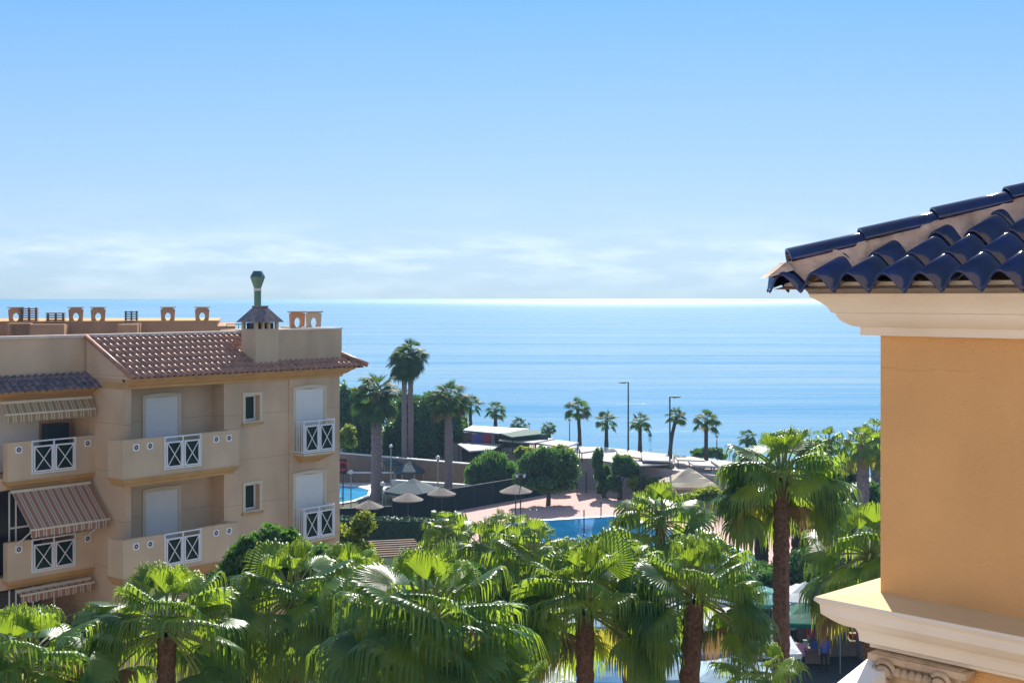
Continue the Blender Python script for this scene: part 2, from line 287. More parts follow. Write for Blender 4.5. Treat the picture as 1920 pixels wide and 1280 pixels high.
# ------------------------------------------------------------------ tile roofs
def tiles(cols, p, h, row, org, da, du, lift=.03, ns=10, thick=.02):
    """cols: list of (a, t0, t1): one barrel column at across-distance a running from t0 to t1 up the slope."""
    V = []; F = []; org, da, du = Vector(org), Vector(da).normalized(), Vector(du).normalized(); up = da.cross(du).normalized()
    if up.z < 0: up = -up
    prof = [(-.5+i/ns) for i in range(ns+1)]
    for a, t0, t1 in cols:
        t = t0
        while t < t1-.02:
            te = min(t+row*1.12, t1+.05); o = len(V); jit = random.uniform(-.004, .006)
            for tt, lz in ((t, lift+jit), (te, jit)):
                for s in prof:
                    hh = h*(.5+.5*math.cos(2*math.pi*s))**.75
                    V.append(org+da*(a+s*p)+du*tt+up*(hh+lz))
            for s in prof:
                hh = h*(.5+.5*math.cos(2*math.pi*s))**.75
                V.append(org+da*(a+s*p)+du*(t+.003)+up*(hh+lift+jit-thick))
            n = ns+1
            for i in range(ns):
                F.append((o+i, o+i+1, o+n+i+1, o+n+i)); F.append((o+2*n+i, o+2*n+i+1, o+i+1, o+i))
            t += row
    return V, F
def tileobj(name, cols, p, h, row, org, da, du, m, parent, **k):
    V, F = tiles(cols, p, h, row, org, da, du, **k)
    o = npmesh(name, [tuple(v) for v in V], F, m, parent=parent, smooth=True)
    return o

# ------------------------------------------------------------------ apartment building on the left
TH = math.atan2(3000-960, FPX); E1 = (math.sin(TH), math.cos(TH)); NR = (math.cos(TH), -math.sin(TH))
OD = 38.15; OX = X(235, OD)
def SZ(u, v, n=0.0):
    a = (u-960)/FPX; s = (a*(OD+n*NR[1])-OX-n*NR[0])/(E1[0]-a*E1[1]); D = OD+s*E1[1]+n*NR[1]
    return s, Z(v, D)
def S(u, n=0.0): return SZ(u, 600, n)[0]
apt = thing('apartment_building', 'beige four storey apartment block with striped awnings and tiled roof on the left', 'building', (OX, OD, 0), math.atan2(E1[1], E1[0]))
FL = [0, 2.92, 5.82, 8.72, 11.62]
def wallholes(mb, x0, x1, z0, z1, holes, y0, y1, m=0):
    holes = [(max(h[0], x0), min(h[1], x1), max(h[2], z0), min(h[3], z1)) for h in holes]
    xs = sorted({x0, x1, *[h[0] for h in holes], *[h[1] for h in holes]}); zs = sorted({z0, z1, *[h[2] for h in holes], *[h[3] for h in holes]})
    def solid(i, j):
        if i < 0 or j < 0 or i >= len(xs)-1 or j >= len(zs)-1: return False
        cx, cz = (xs[i]+xs[i+1])/2, (zs[j]+zs[j+1])/2
        return not any(h[0] < cx < h[1] and h[2] < cz < h[3] for h in holes)
    for i in range(len(xs)-1):
        for j in range(len(zs)-1):
            if not solid(i, j): continue
            a, b, c, d = xs[i], xs[i+1], zs[j], zs[j+1]
            mb.add([(a,y0,c),(b,y0,c),(b,y0,d),(a,y0,d)], [(0,1,2,3)], m); mb.add([(a,y1,c),(b,y1,c),(b,y1,d),(a,y1,d)], [(3,2,1,0)], m)
            if not solid(i-1, j): mb.add([(a,y0,c),(a,y1,c),(a,y1,d),(a,y0,d)], [(3,2,1,0)], m)
            if not solid(i+1, j): mb.add([(b,y0,c),(b,y1,c),(b,y1,d),(b,y0,d)], [(0,1,2,3)], m)
            if not solid(i, j-1): mb.add([(a,y0,c),(b,y0,c),(b,y1,c),(a,y1,c)], [(3,2,1,0)], m)
            if not solid(i, j+1): mb.add([(a,y0,d),(b,y0,d),(b,y1,d),(a,y1,d)], [(0,1,2,3)], m)
sE = S(635); lg0, lg1 = S(246), S(420); st = S(541)
# right block walls
holes = []
w0, w1 = S(459), S(486)
zw1, zw0 = SZ(470, 741)[1], SZ(470, 789)[1]
for k in range(1, 5):
    holes.append((lg0, lg1, FL[k]-.05, FL[k]+2.56)); dz = (4-k)*2.9
    holes.append((w0, w1, zw0-dz, zw1-dz))
wm = MB(); wallholes(wm, 0, st, 0, 14.25, holes, 0, .5)
sd0, sd1 = S(553, .05), S(606, .05)
hol2 = [(sd0, sd1, FL[k]+.02, FL[k]+2.15) for k in range(1, 5)]
wallholes(wm, st, sE, 0, 14.25, hol2, -.05, .45)
wm.box(lg0-.2, lg1+.3, .6, .8, 0, 14.25)                     # loggia back wall
wm.box(sE-.01, sE+.0, .45, 9, 0, 14.25)
wm.box(.0, .25, .5, 1.62, 0, 14.25); wm.box(lg1, lg1+.2, .5, .6, 0, 14.25); wm.box(lg0-.2, lg0, .5, .6, 0, 14.25)
for k in range(1, 5): wm.box(lg0, lg1, .02, .6, FL[k]+2.56, FL[k]+2.84)
# gable under the verge and the stair of walls behind
wm.add([(-.0,.0,14.25),(-.0,2.05,14.25),(-.0,2.05,15.62)], [(0,1,2)]); wm.add([(.02,.0,14.25),(.02,2.05,14.25),(.02,2.05,15.62)], [(2,1,0)])
# left bay: back wall, side pier, upper parapet
nL = -1.65; sl0 = S(14, nL); sl1 = S(181, nL)
lbh = []
for k in range(1, 5): lbh.append((sl0-2.5, sl1-.08, FL[k]-.05, FL[k]+2.5))
wm2 = MB(); wallholes(wm2, sl0-9, 0.0, 0, 14.0, lbh, 1.9, 2.1)
wm2.box(sl0-2.7, sl1+.1, 3.0, 3.15, 0, 14.0); wm2.box(sl1-.08, sl1+.1, 2.1, 3.0, 0, 14)
for k in range(1, 5): wm2.box(sl0-2.5, sl1-.08, 1.92, 3.0, FL[k]+2.5, FL[k]+2.84)
wm2.box(sl0-9, S(472, -2.05), 2.05+.06, 2.3, 13.9, 15.62)
wm2.box(sl1-.06, 0, 1.62, 1.9, 0, 14.0)
bs0, bs1 = S(520, -.1), S(641, -.1)
wm2.box(bs0, bs1, .12, 3.2, 14.2, Z(617, 45.0))
wm2.box(S(472, -2.05), bs0, 2.11, 2.3, 13.9, 15.66)
wm.build('facade_wall', M['wall'], apt); wm2.build('wing_wall', M['wall'], apt)
c = MB()
c.box(sl0-9, S(472, -2.05), 2.05, 2.36, 15.622, 15.70); c.box(S(472, -2.05), bs0, 2.05, 2.36, 15.662, 15.74); 
zt = Z(617, 45.0); c.box(bs0-.03, bs1+.03, .09, .3, zt+.002, zt+.06); c.box(bs1-.2, bs1+.03, .3, 3.2, zt+.002, zt+.06)
c.build('coping', M['coping'], apt)
MB().box(bs1+.002, bs1+.02, .13, 3.1, 15.0, zt-.01).build('downpipe', M['greypipe'], apt)
# roof slab body and eave mouldings
zE = 14.42; tp = math.tan(R(25)); rf = MB()
sC = S(687, .45)
rf.add([(-.05,-.42,zE-.03),(sC-.06,-.42,zE-.03),(sC-.06,2.04,zE-.03),(-.05,2.04,zE-.03),(-.05,2.04,zE+2.46*tp-.03),(bs1,2.04,zE+2.46*tp-.03)],
       [(0,1,5,4),(0,4,3),(1,2,5),(0,3,2,1)])
rf.m[1] = 1
roof = rf.build('roof', [M['tile'], M['wall']], apt)
cols = []; p = .23; a = .02
while a < sC-.1:
    t1 = 2.42/math.cos(R(25))
    if a > bs1-.05: t1 = max(.2, (sC-a)/math.cos(R(25))*.95)
    elif a > bs0-.1: t1 = .62/math.cos(R(25))
    cols.append((a, -.04, t1)); a += p
tileobj('roof_tiles', cols, p, .075, .38, (-.03, -.45, zE), (1, 0, 0), (0, math.cos(R(25)), math.sin(R(25))), M['tile'], roof)
cols = []; a = .1
while a < 3: cols.append((a, -.03, max(.2, min(a, .75)/math.cos(R(25))))); a += p
tileobj('roof_tiles', cols, p, .075, .38, (sC, -.45, zE), (0, 1, 0), (-math.cos(R(25)), 0, math.sin(R(25))), M['tile'], roof)
h = MB(); h.tube([(sC+.04, -.49, zE+.06), (bs1+.0, .36, zE+.50)], .09, 8); h.build('hip_tiles', M['tile'], roof, True); h = MB(); h.tube([(-.06, -.47, zE+.05), (-.06, 2.04, zE+.05+2.5*tp)], .07, 8); h.build('verge_tiles', M['tile'], roof, True)
prof = [(0, 14.10), (.08, 14.10), (.10, 14.18), (.20, 14.22), (.30, 14.31), (.40, 14.36), (.42, 14.43), (0, 14.43)]
MB().sweep(prof, [(-.02, 0, 0, -1), (sE+.02, 0, 1, -1), (sE+.02, 3, 1, 0)], cap=True).build('eave_moulding', M['moulding'], apt)
MB().box(-.02, 1e-4, .0, 1.2, 14.1, 14.3).build('gable_moulding', M['moulding'], apt)
# left wing tile strip
zL = 14.12; 
MB().add([(sl0-9, 1.5, zL-.02), (sl1+.1, 1.5, zL-.02), (sl1+.1, 2.12, zL-.02), (sl0-9, 2.12, zL-.02), (sl0-9, 2.12, zL+.38), (sl1+.1, 2.12, zL+.38)], [(0,1,5,4),(0,4,3),(1,2,5),(3,2,1,0)]).build('wing_roof', M['tiledark'], apt)
wr = [o for o in apt.children if o.name.startswith('wing_roof')][0]
cols = []; a = 0
while a < sl1+.1-(sl0-9): cols.append((a, -.05, .86)); a += .23
tileobj('wing_roof_tiles', cols, .23, .085, .3, (sl0-9, 1.30, zL-.04), (1, 0, 0), (0, math.cos(R(28)), math.sin(R(28))), M['tiledark'], wr)
MB().sweep([(0, 13.82), (.1, 13.82), (.14, 13.92), (.3, 14.0), (.5, 14.06), (.52, 14.12), (0, 14.12)], [(sl0-9, 1.89, 0, -1), (sl1-.02, 1.89, 0, -1)], cap=True).build('wing_eave_moulding', M['moulding'], apt)
# balconies
def gate(s0, s1, y, z0, z1, parent, side=None):
    g = MB(); b = .035
    def fr(a, b_, za, zb, w=.04, yy=0):
        g.box(a, a+w, y-.02+yy, y+.02+yy, za, zb); g.box(b_-w, b_, y-.02+yy, y+.02+yy, za, zb); g.box(a+w, b_-w, y-.018+yy, y+.018+yy, za, za+w); g.box(a+w, b_-w, y-.018+yy, y+.018+yy, zb-w, zb)
    mid = (s0+s1)/2; fr(s0, s1, z0, z1); g.box(mid-.02, mid+.02, y-.017, y+.017, z0+.04, z1-.04)
    for a, b_ in ((s0+.06, mid-.035), (mid+.035, s1-.06)):
        fr(a, b_, z0+.055, z1-.16, .045, -.012)
        for p_, q_ in (((a+.04, z0+.09), (b_-.04, z1-.2)), ((a+.04, z1-.2), (b_-.04, z0+.09))): g.bar((p_[0], y-.03, p_[1]), (q_[0], y-.03, q_[1]), .022, .02, up=(0, 1, 0))
    o = g.build('railing', M['white'], parent)
    MB().box(s0+.03, s1-.03, y+.03, y+.045, z0+.03, z1-.17).build('railing_panel', M['greenglass'], o)
    return o
def plaque(s, y, z, parent):
    r = .105; g = MB(); n = 16; hr = .072
    sq = []
    for i in range(n):
        t = 2*math.pi*(i+.5)/n; cx, cz = math.cos(t), math.sin(t); k = r/max(abs(cx), abs(cz)); sq.append((cx*k, cz*k, cx*hr, cz*hr))
    V = [(s+a, y-.025, z+b) for a, b, _, _ in sq]+[(s+c_, y-.025, z+d) for _, _, c_, d in sq]+[(s+a, y, z+b) for a, b, _, _ in sq]+[(s+c_, y, z+d) for _, _, c_, d in sq]
    F = [(i, (i+1) % n, n+(i+1) % n, n+i) for i in range(n)]+[(2*n+i, 2*n+(i+1) % n, (i+1) % n, i) for i in range(n)]+[(n+i, n+(i+1) % n, 3*n+(i+1) % n, 3*n+i) for i in range(n)]
    g.add(V, F); o = g.build('plaque', M['white'], parent)
    d = MB(); V = [(s+.071*math.cos(t*math.pi/6), y-.004, z+.071*math.sin(t*math.pi/6)) for t in range(12)]; d.add(V, [tuple(range(12))]); V = [(s+.024*math.cos(t*math.pi/4), y-.014, z+.024*math.sin(t*math.pi/4)) for t in range(8)]
    d.build('plaque_hole', M['dark'], o); MB().add(V, [tuple(range(8))]).build('plaque_boss', M['white'], o)
def balcony(s0, s1, yf, yb, zf, g0, g1, plaques, gz0=None, ends=True):
    """solid parapet balcony with a railing gate; zf = floor height"""
    zt, zb = zf+1.03, zf-.08; m = MB()
    wallholes(m, s0, s1, zb, zt, [(g0, g1, zf+.06, zt+.5)], yf, yf+.14)
    m.box(s0, s0+.14, yf+.14, yb, zb, zt); m.box(s1-.14, s1, yf+.14, yb, zb, zt); m.box(s0+.14, s1-.14, yf+.14, yb, zb, zf)
    o = m.build('balcony', M['wall2'], apt)
    prof = [(-.16, zb-.24), (-.12, zb-.24), (-.10, zb-.16), (-.03, zb-.12), (.0, zb-.05), (.035, zb-.03), (.035, zb+.0), (-.1, zb+.0)]
    k = MB(); k.sweep(prof, [(s0, yb, -1, 0), (s0, yf, -1, -1), (s1, yf, 1, -1), (s1, yb, 1, 0)]); k.box(s0+.16, s1-.16, yf+.16, yb, zb-.24, zb-.002)
    k.build('balcony_moulding', M['moulding'], o)
    gate(g0-.01, g1+.01, yf-.02, zf+.07, zt+.03, o)
    for u_ in plaques: plaque(u_, yf, zt-.2, o)
    for a_, b_ in ((s0-.01, g0-.03), (g1+.03, s1+.01)): MB().box(a_, b_, yf-.012, yf+.152, zt+.002, zt+.03).build('parapet_cap', M['wall2'], o)
def door(s0, s1, zf, y, arch=True, sh='shutter', hgt=2.12, closed=1):
    o = MB(); n = 8; W = .11; zt = zf+hgt
    pts_o = [(s0-W, zf)]+[(s0-W+(s1-s0+2*W)*i/n, zt+W*.8+(.05*math.sin(math.pi*i/n) if arch else 0)) for i in range(n+1)]+[(s1+W, zf)]
    pts_i = [(s0, zf)]+[(s0+(s1-s0)*i/n, zt-.02+(.045*math.sin(math.pi*i/n) if arch else 0)) for i in range(n+1)]+[(s1, zf)]
    k = len(pts_o); V = [(a, y-.05, b) for a, b in pts_o]+[(a, y-.05, b) for a, b in pts_i]+[(a, y+.0, b) for a, b in pts_o]+[(a, y+.0, b) for a, b in pts_i]
    F = []
    for i in range(k-1): F += [(i, i+1, k+i+1, k+i), (2*k+i, 2*k+i+1, i+1, i), (k+i, k+i+1, 3*k+i+1, 3*k+i)]
    o.add(V, F); so_ = o.build('door', M['surround'], apt)
    g = MB(); z = zf+.02; ys = y-.012
    while z < zt+.0:
        g.add([(s0, ys, z), (s1, ys, z), (s1, ys-.006, z+.035), (s0, ys-.006, z+.035), (s1, ys, z+.05), (s0, ys, z+.05)], [(0, 1, 2, 3), (3, 2, 4, 5)]); z += .05
    g.build('shutter', M['shutter'], so_)
d0, d1 = S(272, -.6), S(333, -.6); y0 = -.8
b0, b1 = S(231, .8), S(448, .8); gg0, gg1 = S(308, .8), S(376, .8)
for k in range(1, 5):
    zf = FL[k]
    balcony(b0, b1, -.8, -.001, zf, gg0, gg1, [S(255, .8), S(281, .8), S(405, .8), S(429, .8)])
    door(d0, d1, zf, .6)
    # small window with stone surround
    dz = (4-k)*2.9; za, zb = zw0-dz, zw1-dz; g = MB(); W = .10
    wallholes(g, w0-W, w1+W, za-W*.6, zb+W, [(w0, w1, za, zb)], -.04, .0); 
    wn = g.build('window', M['surround'], apt)
    MB().box(w0-W-.03, w1+W+.03, -.09, -.001, za-.13, za-.062).build('window_sill', M['moulding'], wn)
    f = MB(); wallholes(f, w0, w1, za, zb, [(w0+.06, w1-.06, za+.06, zb-.06)], .2, .25); f.build('window_frame', M['white'], wn)
    MB().box(w0+.06, w1-.06, .22, .23, za+.06, zb-.06).build('window_pane', M['greenglass'], wn)
    # small balcony at the right end
    q0, q1 = S(570, .65), S(630, .65); q0 = S(548); yb = -.052; yf = -.6
    door(sd0, sd1, zf, -.05)
    m = MB(); m.add([(q0, yb, zf-.06), (q1, yb, zf-.06), (q1, yf, zf-.06), (q0, yf, zf-.06), (q0, yb, zf-.0), (q1, yb, zf-.0), (q1, yf, zf-.0), (q0, yf, zf-.0)], [(0,1,2,3),(7,6,5,4),(3,2,6,7),(2,1,5,6),(0,3,7,4)])
    bal = m.build('small_balcony', M['surround'], apt)
    b = MB(); L = [(0, zf-.30, .25), (.1, zf-.27, .35), (.18, zf-.16, .8), (.0, zf-.10, 1.0)]
    V = []
    for (ins, z, t) in ((.30, zf-.36, .12), (.24, zf-.30, .3), (.14, zf-.20, .62), (.04, zf-.12, .92), (.0, zf-.10, 1.0), (.0, zf-.06, 1.0)):
        V += [(q0+ins, yb, z), (q0+ins, yb+(yf-yb)*t, z), (q1-ins, yb+(yf-yb)*t, z), (q1-ins, yb, z)]
    F = [(i*4+j, i*4+j+1, i*4+5+j, i*4+4+j) for i in range(5) for j in range(3)]+[(0, 3, 2, 1)]
    b.add(V, F); b.build('balcony_bracket', M['moulding'], bal)
    gate(q0, q1, yf+.03, zf+.02, zf+1.1, bal)
    for xx in (q0, q1-.035):
        g = MB()
        g.box(xx, xx+.035, yf+.06, yb, zf+1.06, zf+1.1); g.box(xx, xx+.035, yf+.06, yb, zf+.03, zf+.07)
        for yy in (.12, .24, .36): g.box(xx+.008, xx+.03, yf+yy, yf+yy+.03, zf+.07, zf+1.06)
        g.build('side_railing', M['white'], bal)
# left bay balconies, doors and furniture
lg = [(58, 140), (60, 142)]
for k in range(1, 5):
    zf = FL[k]-.05; balcony(sl0, sl1, 1.65, 1.898, zf, S(59, -1.65), S(141, -1.65), [S(35, -1.65), S(164, -1.65)])
    da, db = S(-20, -3.0), S(72, -3.0)
    if k == 4:
        MB().box(sl0-2.0, db, 2.96, 2.998, zf+.05, zf+2.2).build('sliding_door', M['shutter'], apt)
    else:
        gm = MB(); x = sl0+.32
        o = MB().box(sl0-2.4, sl1-1.5, 2.2, 2.23, zf+.05, zf+2.45).build('glass_enclosure', M['dark'], apt)
        for xx in (sl0+.32, S(28, -2.2), S(60, -2.2), S(100, -2.2)): gm.box(xx, xx+.04, 2.17, 2.199, zf+.05, zf+2.45)
        gm.box(sl0+.32, sl1-1.2, 2.165, 2.197, zf+1.35, zf+1.4); gm.build('enclosure_frame', M['white'], o)
o = MB().box(S(88, -2.6), S(128, -2.6), 2.55, 2.9, FL[4]-.05, FL[4]+1.35)
o.box(S(90, -2.6), S(106, -2.6), 2.53, 2.55, FL[4]+.1, FL[4]+1.3); tag(o.build('cabinet', mat('dark_blue_metal', (.012, .03, .06), .5)), 'dark blue cabinet on the top floor balcony under the awning', 'cabinet').parent = None
cb = bpy.data.objects['cabinet']; cb.location = (OX, OD, 0); cb.rotation_euler.z = math.atan2(E1[1], E1[0])
# ceiling lamps in the loggias, vertical drain
g = MB(); xx = S(400, .0)
for k in (3, 4): 
    l = MB().lathe([(0.001, -.09), (.08, -.07), (.09, 0), (.001, 0)], (S(305, .2), .3, FL[k]+2.555), 10); l.build('ceiling_light', M['white'], apt, True)
# striped awnings
def stripes(name, c1, c2, per):
    m = mat(name, c1, .85, .1, .05); t = m.node_tree; b = t.nodes['Principled BSDF']; co = N(t, 'ShaderNodeTexCoord')
    s = N(t, 'ShaderNodeSeparateXYZ'); t.links.new(co.outputs['Object'], s.inputs[0])
    f = N(t, 'ShaderNodeMath', operation='PINGPONG'); f.inputs[1].default_value = per/2; t.links.new(s.outputs[0], f.inputs[0])
    r = N(t, 'ShaderNodeValToRGB'); e = r.color_ramp.elements; e[0].position = .40; e[1].position = .52; e[0].color = (*c1, 1); e[1].color = (*c2, 1)
    mr = N(t, 'ShaderNodeMath', operation='DIVIDE'); mr.inputs[1].default_value = per/2; t.links.new(f.outputs[0], mr.inputs[0]); t.links.new(mr.outputs[0], r.inputs[0])
    q = e.new(.86); q.color = (*c2, 1); q = e.new(.93); q.color = (*np.array(c1)*.6, 1)
    t.links.new(r.outputs[0], b.inputs['Base Color'])
    tr = N(t, 'ShaderNodeBsdfTranslucent'); t.links.new(r.outputs[0], tr.inputs[0]); ms = N(t, 'ShaderNodeMixShader'); ms.inputs[0].default_value = .35
    t.links.new(b.outputs[0], ms.inputs[1]); t.links.new(tr.outputs[0], ms.inputs[2]); t.links.new(ms.outputs[0], t.nodes['Material Output'].inputs[0])
    return m
M['aw1'] = stripes('tan_striped_canvas', (.46, .32, .16), (.70, .60, .42), .24)
M['aw2'] = stripes('brown_striped_canvas', (.50, .24, .15), (.74, .60, .46), .24)
def awning(label, ztop, drop, outw, sa, sb, m, arms, ybase=1.6):
    t = thing('awning', label, 'awning', (OX, OD, 0), math.atan2(E1[1], E1[0]), 'striped awnings on the beige block')
    n = 24; V = []; 
    for i in range(n+1):
        s = sa+(sb-sa)*i/n
        V += [(s, ybase, ztop), (s, ybase-outw*.5, ztop-drop*.5-.015), (s, ybase-outw, ztop-drop)]
    a = npmesh('canvas', V, [(i*3+j, i*3+3+j, i*3+4+j, i*3+1+j) for i in range(n) for j in range(2)], m, parent=t)
    V = []; n = 96
    for i in range(n+1):
        s = sa+(sb-sa)*i/n; sc = .035*abs(math.sin(math.pi*i/8)); V += [(s, ybase-outw-.02, ztop-drop-.03), (s, ybase-outw-.03+.01*math.sin(i*.5), ztop-drop-.22-sc)]
    npmesh('valance', V, [(i*2, i*2+2, i*2+3, i*2+1) for i in range(n)], m, parent=t)
    MB().box(sa-.02, sb+.02, ybase-outw-.05, ybase-outw+.0, ztop-drop-.04, ztop-drop+.015).build('front_bar', M['surround'], t)
    MB().box(sa-.02, sb+.02, ybase-.04, ybase+.06, ztop-.02, ztop+.06).build('roller_case', M['surround'], t)
    if arms:
        for s in (sa+.08, sb-.08): MB().tube([(s, ybase+.02, ztop-1.6), (s, ybase-outw+.02, ztop-drop-.03)], .018, 6).build('arm', M['white'], t)
    return t
ybk = 1.62
sa, za = SZ(6, 737, -1.5); sb, zb_ = SZ(174, 726, -1.5)
awning('tan striped awning almost rolled up under the eave of the top left balcony', 13.78, .30, .22, sa, sb, M['aw1'], 0)
sa, za = SZ(22, 921, -1.6); sb = S(168, -1.6)
awning('brown and cream striped awning fully extended above the third floor left balcony', 11.18, .95, 1.05, sa, sb-.0, M['aw2'], 1)
sa = S(32, -1.6)
awning('rolled up striped awning showing only its scalloped valance above the lowest visible left balcony', 8.27, .06, .2, sa, S(168, -1.6), M['aw2'], 0)
t = thing('balcony_umbrella', 'dark navy umbrella open on the lowest visible left balcony', 'umbrella', (OX, OD, 0), math.atan2(E1[1], E1[0]))
ux, uz = SZ(112, 1166, -1.2); MB().lathe([(.001, uz), (.5, uz-.14), (1.05, uz-.36), (1.0, uz-.48), (.4, uz-.24)], (ux, 1.25, 0), 8).build('canopy', mat('navy_cloth', (.008, .008, .03), .8), t)
MB().tube([(ux, 1.25, uz-.1), (ux, 1.25, uz-2.4)], .02, 6).build('pole', M['pole'], t)
# chimneys on the roof
def hood_chimney(parent):
    s0, s1 = S(476, -.1), S(519, -.1); y0, y1 = .0, .75; z1 = Z(615, 43.3)+.0
    o = MB().box(s0, s1, y0, y1, 14.5, z1).build('chimney', M['wall2'], parent)
    g = MB(); 
    for x_ in (s0, s1-.1): 
        for y_ in (y0, y1-.1): g.box(x_, x_+.1, y_, y_+.1, z1, z1+.22)
    for x_ in (s0+.28, s0+.52): g.box(x_, x_+.08, y0, y0+.1, z1, z1+.22)
    g.build('chimney_vent', M['wall2'], o)
    MB().box(s0+.12, s1-.12, y0+.12, y1-.12, z1, z1+.2).build('flue', M['dark'], o)
    z2 = z1+.22; xa, xb, ya, yb_ = s0-.14, s1+.14, y0-.12, y1+.12; xm0, xm1 = s0+.28, s1-.28; ym = (ya+yb_)/2
    g = MB().add([(xa,ya,z2),(xb,ya,z2),(xb,yb_,z2),(xa,yb_,z2),(xm0,ym-.12,z2+.5),(xm1,ym-.12,z2+.5),(xm1,ym+.12,z2+.5),(xm0,ym+.12,z2+.5)], [(0,1,5,4),(1,2,6,5),(2,3,7,6),(3,0,4,7),(4,5,6,7),(3,2,1,0)])
    g.box(xm0-.03, xm1+.03, ym-.15, ym+.15, z2+.49, z2+.54); g.build('chimney_hood', M['tiledark'], o)
hood_chimney(apt)
px, pz = SZ(483, 560, -2.6); fz = lambda v: SZ(483, v, -2.6)[1]
o = MB().lathe([(.125, 15.0), (.125, fz(545))], (px, 2.6, 0), 14).build('flue_pipe', M['greypipe'], apt, True)
MB().lathe([(.145, fz(545)), (.145, fz(541)), (.12, fz(540))], (px, 2.6, 0), 14).build('pipe_collar', M['coping'], o, True)
MB().lathe([(.12, fz(541)), (.25, fz(521)), (.26, fz(519)), (.25, fz(518))], (px, 2.6, 0), 8).build('pipe_cowl', M['greypipe'], o)
MB().lathe([(.265, fz(519)), (.15, fz(508)), (.001, fz(507.5))], (px, 2.6, 0), 8).build('pipe_cap', M['teal'], o)
def holed(parent, sc, y, z0, wd, hg, m=None, hx=.2, hz=.26):
    g = MB(); n = 20; rx, rz = wd*hx, hg*hz; cz = z0+hg*.42
    for yy, fl in ((y-.05, 1), (y+.05, -1)):
        O = []; I = []
        for i in range(n):
            t = 2*math.pi*(i+.5)/n; cx, c2 = math.cos(t), math.sin(t); k = min(wd/2/max(abs(cx), 1e-6), (hg-(cz-z0) if c2 > 0 else cz-z0)/max(abs(c2), 1e-6))
            xx, zz = cx*k, cz+c2*k; xx *= .9+.14*(zz-z0)/hg; O.append((sc+xx, yy, zz)); I.append((sc+rx*cx, yy, cz+rz*c2))
        f = [(i, (i+1) % n, n+(i+1) % n, n+i) for i in range(n)]; g.add(O+I, f if fl > 0 else [tuple(reversed(q)) for q in f])
        if fl > 0: O1, I1 = O, I
    g.add(O1+O, [(i, n+i, n+(i+1) % n, (i+1) % n) for i in range(n)]); g.add(I1+I, [(i, (i+1) % n, n+(i+1) % n, n+i) for i in range(n)])
    o = g.build('chimney', m or M['orange'], parent); MB().box(sc-wd*.56, sc+wd*.56, y-.10, y+.10, z0+hg+.002, z0+hg+.05).build('chimney_cap', M['moulding'], o)
for u_, y_ in ((557, 2.4), (588, 2.0)):
    s_, z_ = SZ(u_, 617, -y_); holed(apt, s_, y_, z_-.02, .66, .62, M['orange'] if u_ < 570 else M['wall2'], .25, .30)
# rear wing of the complex, seen over the parapet
rear = thing('rear_building', 'orange rendered rear building with holed chimneys seen over the parapet', 'building', (X(200, 62), 62, 0), R(12))
def RL(u): return (X(u, 62)-X(200, 62))/math.cos(R(12))
zr = lambda v: Z(v, 62)
g = MB(); g.box(RL(-260), RL(398), 0, 9, 0, zr(604)); g.box(RL(40), RL(135), -1.2, 0, 0, zr(608)); g.box(RL(228), RL(262), -1, 0, 0, zr(606)); g.box(RL(398), RL(430), 0, 9, 0, zr(612)); g.build('wall', M['orange'], rear)
MB().box(RL(-260), RL(-3), -2.6, -.1, 14, zr(600)).build('side_wall', M['wall2'], rear)
MB().box(RL(-260), RL(400), -.03, 9, zr(604)+.002, zr(604)+.07).build('coping', M['moulding'], rear)
for u_ in (41, 145, 184, 308, 370): holed(rear, RL(u_), .3, zr(606), .68, .74)
def louvre(u_, v0, v1, wd, mm=None):
    g = MB(); s_ = RL(u_); z = zr(v1)
    while z < zr(v0): g.box(s_-wd/2, s_+wd/2, .0, .5, z, z+.05); z += .11
    for a in (-.42, 0, .4): g.box(s_+a*wd-.03, s_+a*wd+.03, .05, .45, zr(v1+2), zr(v0))
    g.build('roof_vent', mm or M['teal'], rear)
louvre(243, 583, 603, .62); VB = mat('brown_louvre', (.16, .10, .09), .7); louvre(110, 586, 605, .85, VB); louvre(64, 576, 605, .8, VB)
for u_, v_, w_ in ((90, 606, 2.4), (243, 607, .9), (60, 604, 1.0)): MB().box(RL(u_)-w_/2, RL(u_)+w_/2, -2.0, -1.25, 14, zr(v_)).build('chimney_base', M['orange'], rear)
g = MB(); xr0, xr1 = RL(415), RL(480)
g.tube([(xr0, -1.0, zr(608)), (xr1, -1.0, zr(608))], .025, 6)
for i in range(4): xx = xr0+(xr1-xr0)*i/3; g.tube([(xx, -1.0, zr(608)), (xx, -1.0, zr(622))], .02, 6)
g.build('roof_rail', M['greypipe'], rear)
# arched vents on the hidden roof of the block need a deck to stand on
MB().box(sl0-9, sE, 2.3, 9, 13.6, 14.9).build('roof_deck', M['coping'], apt)

# ------------------------------------------------------------------ near building on the right (corner, cornices, tiled eave)
CX, CY = X(1651, 8.5), 8.5; AZ = math.atan2(2310, FPX)
aV = Vector((math.sin(AZ), -math.cos(AZ), 0)); bV = Vector((math.cos(AZ), math.sin(AZ), 0))
vil = thing('yellow_building', 'yellow rendered building corner with white cornices and glazed navy roof tiles, close on the right', 'building', (CX, CY, 0), math.atan2(aV.y, aV.x))
